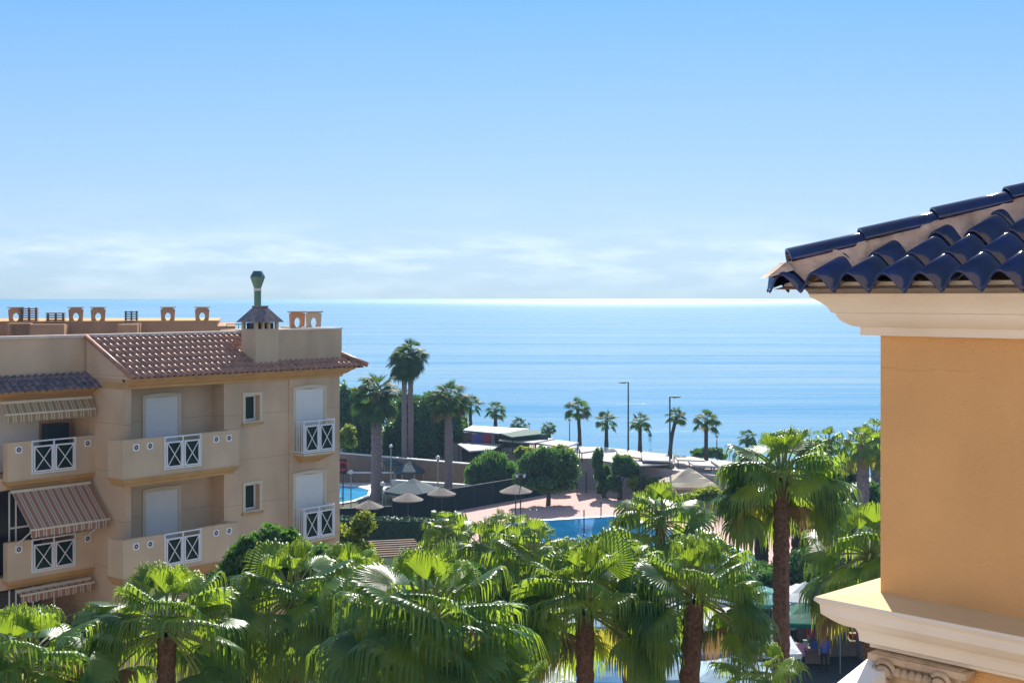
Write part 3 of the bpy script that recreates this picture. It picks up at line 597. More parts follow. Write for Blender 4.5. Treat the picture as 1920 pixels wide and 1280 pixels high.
# local: x along the wall to the right, y back
zc = Z(627, 8.5); zl = Z(1110, 8.5); LX, LY = 5.0, 5.0
MB().box(0, LX, 0, LY, zl-.0, zc+.3).build('wall', M['yellow'], vil)
MB().box(.02, LX, .02, LY, 8, zl-.3).build('lower_wall', M['yellow'], vil)
def cornice(prof, m, name, parent):
    mb = MB(); mb.sweep(prof, [(0, LY, -1, 0), (0, 0, -1, -1), (LX, 0, 0, -1)]); return mb.build(name, m, parent)
zt = Z(541, 8.5)
prof = [(0, zc-.0), (.095, zc-.004), (.095, zc+.05), (.125, zc+.055)]
for i in range(7):
    t = i/6; prof.append((.125+.085*math.sin(t*math.pi/2)*1.0, zc+.055+.085*t**1.2+.0))
prof += [(.235, zc+.148)]
for i in range(7):
    t = i/6; prof.append((.235+.085*(1-math.cos(t*math.pi/2))+.012*t, zc+.15+.10*t))
prof += [(.335, zc+.262), (.345, zt+.0), (0, zt+.02)]
cornice(prof, M['cream'], 'upper_cornice', vil)
zb2 = zl-.03
prof = [(0, zl+.002), (.307, zb2), (.315, zb2-.02), (.285, zb2-.05), (.28, zb2-.11)]
for i in range(7):
    t = i/6; prof.append((.28-.16*t, zb2-.11-.075*math.sin(t*math.pi/2)-.02*t))
prof += [(.105, zb2-.235), (.10, zb2-.29), (.05, zb2-.31), (.05, zb2-.33), (0, zb2-.345)]
lc = cornice(prof, [M['cream'], M['ledgetop']], 'lower_cornice', vil)
k = len(prof)-1
for i, pl in enumerate(lc.data.polygons): pl.material_index = 1 if i % k == 0 else 0
for nme in ('upper_cornice',):
    pass
# roof
ov = .50; zr0 = zt+.015; tr = .40; pr = math.atan(tr)
rf = MB().add([(-ov, -ov, zr0-.02), (LX, -ov, zr0-.02), (LX, LX, zr0-.02+tr*(LX+ov)), (LX, -ov, zr0-.02), (-ov, LX, zr0-.02)], [(0, 1, 2)]).add([(-ov, -ov, zr0-.02), (LX, LX, zr0-.02+tr*(LX+ov)), (-ov, LX, zr0-.02)], [(0, 1, 2)])
rf.add([(-ov+.06, -ov+.06, zr0-.05), (LX, -ov+.06, zr0-.05), (LX, LX, zr0-.05), (-ov+.06, LX, zr0-.05)], [(3, 2, 1, 0)])
vr = rf.build('roof', M['mortar'], vil)
cols = []; p = .245; a = .12
while a < LX+ov: cols.append((a, -.05, min(a, 3.2)/math.cos(pr)-.02)); a += p
random.seed(3)
tileobj('roof_tiles', cols, p, .125, .36, (-ov, -ov, zr0-.03), (1, 0, 0), (0, math.cos(pr), math.sin(pr)), M['blue'], vr, ns=16, lift=.022, thick=.022)
tileobj('roof_tiles', cols, p, .125, .36, (-ov, -ov, zr0-.03), (0, 1, 0), (math.cos(pr), 0, math.sin(pr)), M['blue'], vr, ns=12, lift=.022, thick=.022)
g = MB(); g.box(-ov+.05, LX, -ov+.05, -ov+.09, zt+.004, zr0+.025); g.box(-ov+.051, -ov+.09, -ov+.09, LX, zt+.003, zr0+.024); g.build('eave_fill', M['cream'], vr)
# hip: mortar bed and overlapping half-round caps
hd = Vector((1, 1, tr)).normalized(); sdv = Vector((1, -1, 0)).normalized(); hu = hd.cross(sdv); hu = hu if hu.z > 0 else -hu
org = Vector((-ov-.02, -ov-.02, zr0+.01)); g = MB(); random.seed(9); nn = 60; V = []
for i in range(nn+1):
    t = -.03+i*.06; j = [random.uniform(-.008, .008) for _ in range(4)]
    b0_ = org+hd*t
    sl_ = hd*max(0, .12-t+i*.004); lo_ = .055 if i < 4 else -.05
    V += [b0_-sdv*(.13+j[0])+hu*lo_, b0_+sl_-sdv*(.082+j[1])+hu*(.115+j[2]*.4), b0_+sl_+sdv*(.082+j[3])+hu*(.115+j[1]*.4), b0_+sdv*(.15+j[2])+hu*lo_]
g.add(V, [(i*4+q, i*4+4+q, i*4+5+q, i*4+1+q) for i in range(nn) for q in range(3)]+[(3, 2, 1, 0)])
g.build('hip_mortar', M['mortar'], vr)
g = MB(); n = 12
for i in range(8):
    t0 = i*.50+.17; t1 = t0+.56; V = []
    for t, rr, lf in ((t0, .098, .022), (t1, .086, .0)):
        for r_ in (rr, rr-.014):
            for k_ in range(n+1):
                th = math.pi*k_/n; V.append(org+hd*t+sdv*(math.cos(th)*r_*1.0)+hu*(math.sin(th)*r_*.95+.088+lf))
    q = n+1; F = [(k_, k_+1, 2*q+k_+1, 2*q+k_) for k_ in range(n)]+[(q+k_, q+k_+1, k_+1, k_) for k_ in range(n)]+[(q+k_, 3*q+k_, 3*q+k_+1, q+k_+1) for k_ in range(n)]+[(0, 2*q, 3*q, q), (n, q+n, 3*q+n, 2*q+n)]
    g.add(V, F)
g.build('hip_tiles', M['blue'], vr, True)
# unseen block the view is taken from, added to bounce sunlight forward
M['plaster'] = mat('beige_plaster', (.52, .44, .37), .9, .2)
own = thing('bounce_building', 'unseen beige building and terrace behind the viewpoint, added to bounce sunlight', 'building', (0, 0, 0))
MB().box(-34, 11, -8, -2.6, 0, 20.5).build('wall', M['plaster'], own)
MB().box(-5, 4.5, -2.598, 1.1, 14.95, 15.15).build('terrace_floor', M['cream'], own)
g = MB(); g.box(-5, 4.5, 1.101, 1.25, 14.9, 16.1); g.build('parapet', M['plaster'], own)
# carved capital under the ledge
def capital():
    cx, cz = .30, zl-.40
    t = thing('column_capital', 'carved sand coloured scroll capital under the near cornice, bottom right corner', 'capital', (CX, CY, 0), math.atan2(aV.y, aV.x))
    g = MB(); g.box(.0, .62, -.10, .019, cz-.55, cz+.03); 
    for i in range(9): g.tube([(.10+i*.055, -.11, cz-.55), (.10+i*.055, -.11, cz-.16)], .022, 8)
    g.box(-.02, .66, -.13, .0, cz-.02, cz+.022); g.build('block', M['stone'], t)
    for s_ in (.10, .50):
        sp = []; 
        for i in range(34): th = i*.38; r_ = .085*(1-i/38); sp.append((s_+r_*math.cos(th)*(1 if s_ < .3 else -1), -.135-.0012*i, cz-.085+r_*math.sin(th)))
        MB().tube(sp, .017, 8).build('volute', M['stone'], t, True)
    sp = MB(); 
    for i in range(5): sp.lathe([(.001, -.03), (.03, -.015), (.035, .0), (.02, .03), (.001, .035)], (.2+i*.05, -.13, cz-.07), 8)
    sp.build('carved_leaves', M['stone'], t, True)
capital()
t = thing('balustrade', 'white stone balustrade rail below the near cornice, bottom right', 'balustrade', (CX, CY, 0), math.atan2(aV.y, aV.x))
MB().bar((.05, -.05, zl-.46), (-.10, -.95, zl-.80), .20, .07).build('rail', M['white'], t)
for i in range(4): MB().lathe([(.03, -.5), (.05, -.35), (.03, -.2), (.035, -.05)], (.02-.03*i, -.2-.18*i, zl-.52-.068*i), 10).build('baluster', M['stone'], t, True)

# ------------------------------------------------------------------ palms
def fan_crown(rng, Rc, nl, nseg, stations, petn=4, lo=-45, young=.15, dro=1.0, gap=0, elp=.88):
    VV, FF, MI = [], [], []; base = 0; PV = MB()
    ns = len(stations); st_ = np.array(stations)
    for k in range(nl):
        f = k/(nl-1); az = k*2.39996+rng.uniform(-.25, .25); el = R(84-(84-lo)*f**elp+rng.uniform(-9, 9))
        isy = f < young; mid_ = young <= f < .62
        da = (az+math.pi/2+math.pi) % (2*math.pi)-math.pi
        if gap and f > .42 and abs(da) < gap: az += math.copysign(gap, da if da else 1)
        lp = Rc*(.38+.17*min(1, f*2.5))*rng.uniform(.85, 1.12); BR = Rc*.55*rng.uniform(.82, 1.12)*(.74 if isy else 1)
        d0 = np.array([math.cos(el)*math.cos(az), math.cos(el)*math.sin(az), math.sin(el)]); sag = Rc*(.05+.12*max(0, math.cos(el)))
        start = np.array([.08*math.cos(az), .08*math.sin(az), .25*(1-f)])*min(1, Rc/1.5)
        ts = np.linspace(0, 1, petn+1); pp = [start+lp*d0*t+np.array([0, 0, -sag*t*t]) for t in ts]
        PV.tube([tuple(p) for p in pp], [.022*Rc/1.7+.012]+[.016*Rc/1.7+.004]*petn, 4, 0, False)
        t = lp*d0+np.array([0, 0, -2*sag]); t /= np.linalg.norm(t)
        s = np.cross(t, [0, 0, 1.]); ln = np.linalg.norm(s); s = s/ln if ln > .15 else np.array([-math.sin(az), math.cos(az), 0])
        roll = rng.uniform(-.6, .6); n = np.cross(s, t); s, n = s*math.cos(roll)+n*math.sin(roll), n*math.cos(roll)-s*math.sin(roll)
        spread = R(rng.uniform(42, 72)) if isy else R(rng.uniform(85, 125)); droop = (.55+.3*f/young)*dro if isy else (rng.uniform(.7, .95)*dro if mid_ else rng.uniform(.88, 1.0)*dro)
        phi = np.linspace(-spread, spread, nseg); dphi = phi[1]-phi[0]
        cup = .30 if isy else -.12
        d = np.cos(phi)[:, None]*t+np.sin(phi)[:, None]*s+cup*(np.abs(np.sin(phi))[:, None])*n; d /= np.linalg.norm(d, axis=1)[:, None]
        e = -np.sin(phi)[:, None]*t+np.cos(phi)[:, None]*s
        rad = BR*(.74+.26*np.cos(phi*.62))*np.array([rng.uniform(.86, 1.1) for _ in range(nseg)])
        pos = np.zeros((nseg, ns, 3)); cur = np.tile(pp[-1], (nseg, 1)); prev = 0; bj = np.array([rng.uniform(.88, 1.12) for _ in range(nseg)])
        x0_ = rng.uniform(.48, .60) if isy else rng.uniform(.44, .60); pre = .08 if isy else (rng.uniform(.05, .22) if mid_ else rng.uniform(.25, .5)); x0_ += .06 if mid_ else 0
        rf = .56; lat = np.array([rng.uniform(-.08, .08) for _ in range(nseg)])
        for j in range(ns):
            x = min(1, max(0, (st_[j]-x0_)/.22)); x1 = min(1, st_[j]/.55); wgt = np.clip(droop*(pre*x1*x1+(1-pre)*x*x*(3-2*x))*bj, 0, .96)[:, None]
            dr = d*(1-wgt)+np.array([0, 0, -1.])*wgt*1.15+e*lat[:, None]*x; dr /= np.linalg.norm(dr, axis=1)[:, None]
            cur = cur+dr*((st_[j]-prev)*rad)[:, None]; prev = st_[j]; pos[:, j] = cur
        hw = np.where(st_ <= rf, st_*BR*math.tan(dphi/2)*1.04, rf*BR*math.tan(dphi/2)*np.clip((1-st_)/(1-rf), 0, 1)**.75*.86+.001)
        up = n*.55
        P3 = np.stack([pos-e[:, None, :]*hw[None, :, None], pos+up[None, None, :]*hw[None, :, None], pos+e[:, None, :]*hw[None, :, None]], axis=2)
        VV.append(P3.reshape(-1, 3)); i, j, q = np.meshgrid(np.arange(nseg), np.arange(ns-1), np.arange(2), indexing='ij'); b = base+(i*ns+j)*3+q
        FF.append(np.stack([b, b+1, b+4, b+3], axis=-1).reshape(-1, 4)); m = 2 if (f > .9 and rng.random() < .35) else (1 if (f > .8 and rng.random() < .4) else 0)
        MI.append(np.full(nseg*(ns-1)*2, m)); base += nseg*ns*3
    return np.vstack(VV), np.vstack(FF), np.concatenate(MI), PV
def trunk_mesh(h, r0, r1, lean, rng, n=14, step=.14, z0=0):
    g = []; F = []; k = max(3, int(h/step))
    for i in range(k+1):
        t = i/k; z = z0+h*t; bul = r0+(r1-r0)*t; bul *= 1+.35*max(0, 1-t*h/1.0)*.5; cx, cy = lean[0]*t*t, lean[1]*t*t
        o = (i % 2)*.5
        for a in range(n):
            th = 2*math.pi*(a+o)/n; rr = bul*(1+(.16 if (a+i) % 2 else -.04)*rng.uniform(.3, 1.2)); g.append((cx+rr*math.cos(th), cy+rr*math.sin(th), z+rng.uniform(-.02, .02)))
    for i in range(k):
        for a in range(n): F.append((i*n+a, i*n+(a+1) % n, (i+1)*n+(a+1) % n, (i+1)*n+a))
    return g, F
NEAR = [.05, .25, .42, .54, .62, .70, .82, 1.0]; MIDS = [.05, .4, .62, .82, 1.0]; FAR = [.05, .5, .75, 1.0]
def palm(label, u, D, vtop, Rc, nl, nseg, stt, seed, rt=.17, z0=0, lean=(0, 0), group='fan palms in the foreground', fm=('frond', 'frondy'), tm='trunk', lo=-45, name='palm_tree', tstep=.14, tn=14, dro=1.0, gap=0, elp=.88):
    """vtop: photo row of the trunk top; rt: trunk radius"""
    rng = random.Random(seed); zt_ = Z(vtop, D)
    t = thing(name, label, 'palm tree', (X(u, D)-lean[0], D-lean[1], z0), 0, group)
    g, F = trunk_mesh(zt_-z0, rt*1.15, rt, lean, rng, tn, tstep); npmesh('trunk', g, F, M[tm], parent=t)
    V, F, MI, PV = fan_crown(rng, Rc, nl, nseg, stt, lo=lo, dro=dro, gap=gap, elp=elp); c = npmesh('crown', V, F, [M[fm[0]], M[fm[1]], M['fronddry']], MI, parent=t); c.location = (lean[0], lean[1], zt_-z0)
    p = PV.build('petioles', M['petiole'], c)
    return t
P = palm
P('fan palm cut off by the bottom left corner of the view', 42, 24, 1270, 1.95, 46, 38, NEAR, 1, lean=(-.2, 0))
P('fan palm with bare trunk in front of the beige apartment balconies', 312, 26, 1190, 2.0, 46, 38, NEAR, 2, .175, gap=.75, lo=-25)
P('fan palm between the beige block and the widest palm', 548, 28, 1130, 1.85, 52, 34, NEAR, 3, .15, lean=(-.3, .1))
P('widest fan palm with drooping curtain leaves left of the middle', 800, 22, 1192, 2.25, 60, 38, NEAR, 4, .16, lean=(.25, -.1))
P('fan palm with reddish trunk at the bottom centre', 1097, 26, 1150, 2.0, 54, 38, NEAR, 5, .17, gap=.8, lo=-25)
P('fan palm with thick trunk standing right of the bottom centre palm', 1302, 26, 1128, 1.85, 48, 36, NEAR, 6, .19, lean=(.35, 0), gap=.8, lo=-25)
P('tallest foreground fan palm with long bare trunk left of the yellow building', 1465, 29, 905, 1.75, 56, 34, NEAR, 7, .17, gap=.95, lo=-35)
P('fan palm partly hidden behind the yellow wall above the ledge', 1632, 32, 1050, 2.1, 40, 28, NEAR, 8, .16)
P('small fan palm behind the widest palm, in front of the dark hedge', 838, 45, 1000, 1.25, 30, 22, MIDS, 9, .15)
P('fan palm squeezed between the widest and the bottom centre palm', 1000, 34, 1045, 1.45, 38, 24, MIDS, 10, .15)
P('fan palm behind and between the two thick trunked palms, over the pool', 1238, 42, 985, 2.1, 38, 24, MIDS, 11, .16)
P('slim fan palm with dark trunk left of the tallest foreground palm', 1428, 74, 935, 2.4, 36, 20, MIDS, 12, .34, tm='trunkdark')
P('fan palm with dark trunk right behind the tallest foreground palm', 1500, 70, 935, 2.4, 36, 20, MIDS, 13, .40, tm='trunkdark')
P('fan palm with curved grey trunk beside the upper yellow wall', 1618, 60, 835, 1.35, 28, 20, MIDS, 14, .26, tm='trunkgrey')
P('fan palm trunk touching the yellow wall edge, farther back', 1642, 75, 818, 1.5, 28, 20, MIDS, 15, .25, tm='trunkgrey')
P('pale green fan palm right behind the crown of the tallest foreground palm', 1552, 64, 838, 1.45, 30, 20, MIDS, 16, .2)
P('fan palm filling the gap between the widest palm and the yellow green tree', 655, 31, 1112, 1.6, 40, 30, NEAR, 31, .15)
P('fan palm in front of the left half of the pool', 948, 41, 1012, 1.35, 34, 24, MIDS, 34, .15)
P('small fan palm just right of the widest palm, behind it', 905, 38, 1040, 1.5, 34, 24, MIDS, 32, .15)
P('fan palm behind the gap between the bottom centre palm and the thick trunked one', 1178, 37, 1075, 1.5, 34, 24, MIDS, 33, .15)
P('low fan palm with only its crown showing at the bottom right of centre', 1432, 24, 1290, 1.2, 28, 28, NEAR, 17, .15)
P('low fan palm showing its upper leaves at the bottom between two trunks', 985, 21, 1330, 1.1, 26, 28, NEAR, 18, .15)
pm = dict(group='tall palms in the pool garden', fm=('frondfar', 'frond'), tm='trunkgrey', tn=12, tstep=.3, dro=.5)
P('tall garden palm with thick grey trunk left of the dark trees', 706, 107, 738, 2.55, 38, 18, MIDS, 20, .40, lo=-48, **pm)
P('tall garden palm with grey trunk in front of the right end of the dark trees', 841, 108, 746, 2.1, 36, 18, MIDS, 21, .30, lo=-45, **pm)
P('left one of the twin slender palms rising highest above the dark trees', 758, 119, 676, 2.0, 40, 16, MIDS, 22, .22, lo=-75, **pm)
P('right one of the twin slender palms rising highest above the dark trees', 770, 120, 664, 2.0, 40, 16, MIDS, 23, .22, lo=-75, **pm)
pr_ = dict(group='palms along the promenade', fm=('frondfar', 'frondfar'), tm='trunkdark', tn=8, tstep=.4, z0=2.7, lo=-22, dro=.5)
for i, (u, vb, vf, rp, lx, lab) in enumerate([
    (882, 757, 800, 27, 0, 'promenade palm just right of the dark garden trees, behind the kiosk'),
    (929, 770, 802, 25, 0, 'promenade palm above the left end of the kiosk roof'),
    (972, 797, 806, 22, 0, 'low bushy promenade palm above the dark green awning'),
    (1028, 802, 822, 18, 0, 'smallest promenade palm on a short conical trunk right of the kiosk'),
    (1083, 766, 835, 30, -.2, 'promenade palm with full crown beside the thin double lantern post'),
    (1137, 788, 838, 27, 0, 'promenade palm standing left of the taller street lamp'),
    (1200, 792, 848, 25, 0, 'promenade palm standing right of the taller street lamp'),
    (1269, 780, 860, 24, .6, 'leaning promenade palm beside the shorter street lamp'),
    (1324, 789, 862, 31, 0, 'promenade palm growing out of the round shrubs'),
    (1401, 820, 858, 22, 0, 'promenade palm half hidden left of the tallest foreground palm')]):
    D = FPX*(HC-2.7)/(vf-VH); P(lab, u, D, vb+1, rp*.98/FPX*D, 20, 12, FAR, 40+i, .16 if i not in (2, 3) else .2, lean=(lx, 0), **pr_)

# ------------------------------------------------------------------ broadleaf trees and shrubs
def foliage(rng, lobes, n, size, hang=0.0):
    L2 = []
    for (cx, cy, cz, rx, ry, rz) in lobes:
        L2.append((cx, cy, cz, rx*.72, ry*.72, rz*.72)); k = 11
        for i in range(k):
            d = rng.normal(size=3); d /= np.linalg.norm(d); q = rng.uniform(.26, .48); o = 1-q*.75
            L2.append((cx+d[0]*rx*o, cy+d[1]*ry*o, cz+d[2]*rz*o, rx*q, ry*q, rz*q))
    lobes = L2
    tot = sum(l[3]*l[4]*l[5] for l in lobes); VV = []
    for (cx, cy, cz, rx, ry, rz) in lobes:
        k = max(60, int(n*rx*ry*rz/tot)); d = rng.normal(size=(k, 3)); d /= np.linalg.norm(d, axis=1)[:, None]
        bumps = 1+.16*np.sin(d[:, 0]*5+cx*3)*np.sin(d[:, 2]*6+cy)+.10*np.sin(d[:, 1]*11+cz*2)
        r = (rng.random(k)**.35*bumps)[:, None]; c = np.array([cx, cy, cz])+d*r*np.array([rx, ry, rz])
        s = size*rng.uniform(.6, 1.4, (k, 1)); a = rng.normal(size=(k, 3)); a += d*.3; a[:, 2] -= hang*3; a /= np.linalg.norm(a, axis=1)[:, None]
        b = np.cross(a, rng.normal(size=(k, 3))); b /= np.linalg.norm(b, axis=1)[:, None]
        L = 1+hang*2.5
        VV.append(np.stack([c-a*s*L, c-b*s*.45, c+a*s*L, c+b*s*.45], axis=1).reshape(-1, 3))
    V = np.vstack(VV); return V, np.arange(len(V)).reshape(-1, 4)
def tree(label, u, D, lobes_px, n, size, m, seed, z0=0, group=None, name='tree', trunk=True, cat='tree', tr_=.16, hang=0, core=True):
    """lobes_px: (u, v, half width px, half height px) measured at distance D"""
    rng = np.random.default_rng(seed); k = D/FPX; x0 = X(u, D); L = []
    for q in lobes_px:
        a, b, c, d = q[:4]; L.append((X(a, D)-x0, rng.uniform(-.3, .3)*c*k, Z(b, D)-z0, c*k, c*k*.9, d*k))
    t = thing(name, label, cat, (x0, D, z0), 0, group)
    V, F = foliage(rng, L, n, size, hang); cr = npmesh('crown' if trunk else 'foliage', V, F, m, parent=t)
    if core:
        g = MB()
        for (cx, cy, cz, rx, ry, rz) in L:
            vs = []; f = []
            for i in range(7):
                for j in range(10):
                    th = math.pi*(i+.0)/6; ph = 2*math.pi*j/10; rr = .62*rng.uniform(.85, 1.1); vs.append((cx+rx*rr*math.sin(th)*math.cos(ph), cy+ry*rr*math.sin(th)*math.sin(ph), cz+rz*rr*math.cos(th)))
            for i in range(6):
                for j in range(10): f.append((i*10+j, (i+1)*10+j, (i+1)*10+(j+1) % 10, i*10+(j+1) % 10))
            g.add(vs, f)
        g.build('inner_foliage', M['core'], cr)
    if trunk:
        g = MB(); zc_ = np.mean([l[2] for l in L]); g.tube([(0, 0, 0), (.05, 0, zc_*.4), (-.05, .05, zc_*.9)], [tr_*1.3, tr_, tr_*.7], 8)
        for l in L: g.tube([(0, 0, zc_*.45), ((l[0])*.5, l[1]*.5, (zc_*.5+l[2]*.5)), (l[0], l[1], l[2])], [tr_*.6, tr_*.4, tr_*.15], 6)
        g.build('trunk', M['bark'], t, True)
    return t
LF, LB = M['leaf'], M['leafbright']
tree('dark evergreen tree rising right at the edge of the beige block', 655, 122, [(650, 800, 36, 62), (684, 830, 34, 54), (648, 750, 30, 36), (694, 780, 28, 46)], 22000, .17, LF, 1, group='dark trees in the pool garden')
tree('large dark tree between the two tall garden palms', 765, 124, [(760, 812, 40, 64), (800, 772, 36, 46), (735, 845, 30, 44), (790, 838, 38, 50), (764, 755, 28, 26)], 25000, .17, LF, 2, group='dark trees in the pool garden')
tree('dark tree directly behind the right hand grey palm trunk', 840, 126, [(838, 800, 34, 54), (862, 838, 26, 46), (812, 765, 26, 32), (850, 768, 24, 28)], 18000, .17, LF, 3, group='dark trees in the pool garden')
tree('low bright green shrub at the foot of the dark evergreen by the beige block', 648, 112, [(650, 820, 20, 24)], 2500, .15, LB, 4, name='shrub', cat='shrub', trunk=False)
tree('light green tree tops standing behind the large dark trees', 800, 130, [(815, 748, 20, 16), (668, 742, 20, 18), (868, 800, 16, 20), (740, 780, 18, 18)], 7000, .16, LB, 24)
tree('weeping pepper tree left of the round topped tree', 925, 110, [(925, 872, 38, 32), (897, 892, 30, 24), (955, 888, 34, 26), (915, 900, 34, 18)], 15000, .16, M['leaf'], 5, hang=.6)
tree('round topped tree casting a wide shadow on the pink pool terrace', 1028, 104, [(1000, 872, 34, 34), (1035, 862, 36, 32), (1066, 875, 26, 32), (1020, 902, 38, 24), (1055, 904, 32, 22), (985, 898, 24, 22)], 20000, .15, LF, 6)
tree('bright tree tip behind the round topped tree', 985, 112, [(990, 848, 24, 14), (1050, 846, 26, 13)], 4000, .16, LB, 7)
tree('tall dark bush beside the lilac wall of the promenade', 1132, 108, [(1122, 868, 12, 32), (1132, 900, 15, 30)], 6000, .14, LF, 8)
tree('dark bush with bare stems right of the tall dark bush', 1162, 107, [(1166, 874, 26, 20), (1150, 905, 16, 16), (1185, 885, 14, 14)], 7000, .14, LF, 9)
tree('rounded olive green shrub below the promenade awnings', 1212, 106, [(1195, 905, 20, 16), (1228, 906, 22, 16)], 6000, .13, LB, 10, name='shrub', cat='shrub', trunk=False)
tree('low round shrubs at the foot of a promenade palm', 1325, 115, [(1310, 849, 16, 8), (1335, 848, 22, 10), (1352, 855, 12, 6)], 4000, .15, LF, 11, z0=2.7, name='shrub', cat='shrub', trunk=False)
tree('dark tree against the lower right of the beige facade', 470, 35, [(460, 1040, 42, 42), (500, 1010, 30, 25), (430, 1080, 40, 30), (490, 1085, 40, 60)], 9000, .09, LF, 12, group='dark trees beside the beige block')
tree('dark tree in front of the lowest small balcony', 555, 36, [(530, 1015, 34, 26), (600, 1050, 34, 34), (560, 1075, 50, 40)], 9000, .09, LF, 13, group='dark trees beside the beige block')
tree('bright yellow green shrub below the small balconies', 660, 47, [(678, 982, 28, 26), (640, 1005, 38, 26), (605, 1020, 26, 22), (665, 1035, 44, 28), (625, 1040, 30, 24), (680, 1080, 50, 40), (630, 1100, 50, 50), (670, 1150, 60, 60)], 22000, .085, LB, 14, trunk=True)
tree('dark tree behind the trunks at the right end of the pool', 1480, 66, [(1430, 1090, 60, 34), (1500, 1070, 60, 44), (1560, 1085, 44, 40), (1470, 1120, 50, 40)], 18000, .12, LF, 15, tr_=.12)
tree('dark tree under the bottom left palms beside the beige block', 520, 30, [(520, 1240, 60, 60), (470, 1275, 50, 30)], 7000, .09, M['hedge'], 16)
tree('green trees below the palms beside the yellow wall', 1590, 70, [(1570, 890, 40, 30), (1625, 925, 30, 34), (1540, 930, 44, 30), (1600, 960, 50, 30)], 16000, .13, LF, 17)
tree('garden bushes behind the left palm of the pool', 1330, 84, [(1330, 930, 46, 18), (1290, 935, 30, 14), (1400, 925, 40, 22)], 10000, .13, LB, 18, trunk=False, name='shrub', cat='shrub')
tree('green undergrowth between the bottom palms', 900, 34, [(870, 1090, 80, 34), (960, 1120, 70, 34), (760, 1110, 70, 50)], 13000, .09, LF, 19, trunk=False, name='shrub', cat='shrub')
# hedges
def hedge(label, p0, p1, h, th, dens, seed, m='hedge'):
    rng = np.random.default_rng(seed); p0, p1 = np.array(p0), np.array(p1); L = np.linalg.norm(p1-p0); d = (p1-p0)/L; q = np.array([-d[1], d[0]])
    t = thing('hedge', label, 'hedge', (p0[0], p0[1], 0), math.atan2(d[1], d[0]))
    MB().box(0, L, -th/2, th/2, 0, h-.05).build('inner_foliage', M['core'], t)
    k = int(L*h*dens); a = np.stack([rng.random(k)*L, rng.choice([-1, 1], k)*(th/2+rng.normal(0, .05, k)), rng.random(k)*h], axis=1)
    k2 = int(L*th*dens); b = np.stack([rng.random(k2)*L, rng.uniform(-th/2, th/2, k2), h+rng.normal(0, .05, k2)], axis=1)
    c = np.vstack([a, b]); k = len(c); s = .10*rng.uniform(.6, 1.4, (k, 1)); u_ = rng.normal(size=(k, 3)); u_ /= np.linalg.norm(u_, axis=1)[:, None]; v_ = np.cross(u_, rng.normal(size=(k, 3))); v_ /= np.linalg.norm(v_, axis=1)[:, None]
    V = np.stack([c-u_*s, c-v_*s*.6, c+u_*s, c+v_*s*.6], axis=1).reshape(-1, 3); npmesh('foliage', V, np.arange(len(V)).reshape(-1, 4), M[m], parent=t)
def fence(label, p0, p1, h):
    p0, p1 = np.array(p0), np.array(p1); L = np.linalg.norm(p1-p0); d = (p1-p0)/L
    t = thing('fence', label, 'fence', (p0[0], p0[1], 0), math.atan2(d[1], d[0])); n = int(L/2.2)
    V = [(L*i/60, .03*math.sin(i*1.7), z) for i in range(61) for z in (.02, h*.5, h-.03)]
    npmesh('screen', V, [(i*3+j, i*3+3+j, i*3+4+j, i*3+1+j) for i in range(60) for j in range(2)], M['netting'], parent=t)
    for i in range(n+1): MB().tube([(L*i/n, -.05, 0), (L*i/n, -.05, h+.04)], .03, 6).build('post', M['pole'], t)
    MB().tube([(0, -.05, h), (L, -.05, h)], .025, 6).build('rail', M['poleg'], t)
M['netting'] = mat('dark_green_netting', (.008, .022, .028), .85, .15, .25, .8)
fence('long dark green screened fence behind the pink pool terrace', GP(735, 980), GP(1082, 917), 1.85)
fence('short dark screened fence in front of the left pool', GP(560, 990), GP(735, 981), 1.3)
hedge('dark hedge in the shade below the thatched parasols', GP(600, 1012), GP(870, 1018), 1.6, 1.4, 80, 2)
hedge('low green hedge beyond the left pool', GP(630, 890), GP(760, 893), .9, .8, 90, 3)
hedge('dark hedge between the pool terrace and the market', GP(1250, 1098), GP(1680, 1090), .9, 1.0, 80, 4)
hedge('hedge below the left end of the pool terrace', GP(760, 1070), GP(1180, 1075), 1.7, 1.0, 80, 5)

# ------------------------------------------------------------------ garden furniture
def parasol(label, u, vfoot, vap, wpx, m='thatch', group='thatched parasols by the pools', col=True):
    D = GD(vfoot); k = D/FPX; r = wpx*k/2; za = Z(vap, D)
    t = thing('parasol', label, 'parasol', (X(u, D), D, .05), 0, group)
    n = 20; g = MB(); g.lathe([(.001, za-.05), (.12, za-.12), (r*.5, za-.32), (r, za-.60), (r*.98, za-.68), (r*.5, za-.42), (.02, za-.22)], n=n)
    rng = random.Random(u)
    for i in range(len(g.v)):
        x, y, z = g.v[i]; f = 1+rng.uniform(-.03, .03); g.v[i] = (x*f, y*f, z+rng.uniform(-.02, .02))
    g.build('canopy', M[m], t); MB().tube([(0, 0, -.05), (0, 0, za-.2)], .045, 8).build('pole', M['pole'], t)
parasol('sunlit thatched parasol beside the double lantern on the pink terrace', 967, 975, 907, 62)
parasol('thatched parasol standing before the dark hedge, second from the left', 765, 992, 922, 58)
parasol('thatched parasol in the shade nearest the left pool', 692, 985, 936, 54)
parasol('thatched parasol in front of the white globe lamp', 828, 975, 912, 54)
def bigcanopy(label, u, D, w, za, h, m='canopy'):
    t = thing('shade_canopy', label, 'canopy', (X(u, D), D, 0), .4); g = MB()
    g.lathe([(.001, za), (w*.3, za-h*.35), (w, za-h), (w*.99, za-h-.22), (w*.96, za-h-.0)], n=8); g.build('canvas', M[m], t)
    for i in range(8):
        a = i*math.pi/4; MB().tube([(w*.95*math.cos(a), w*.95*math.sin(a), 0), (w*.95*math.cos(a), w*.95*math.sin(a), za-h)], .04, 6).build('post', M['poleg'], t)
bigcanopy('large blue grey shade canopy behind the parasols', 775, 106, 2.5, 1.95, .95)
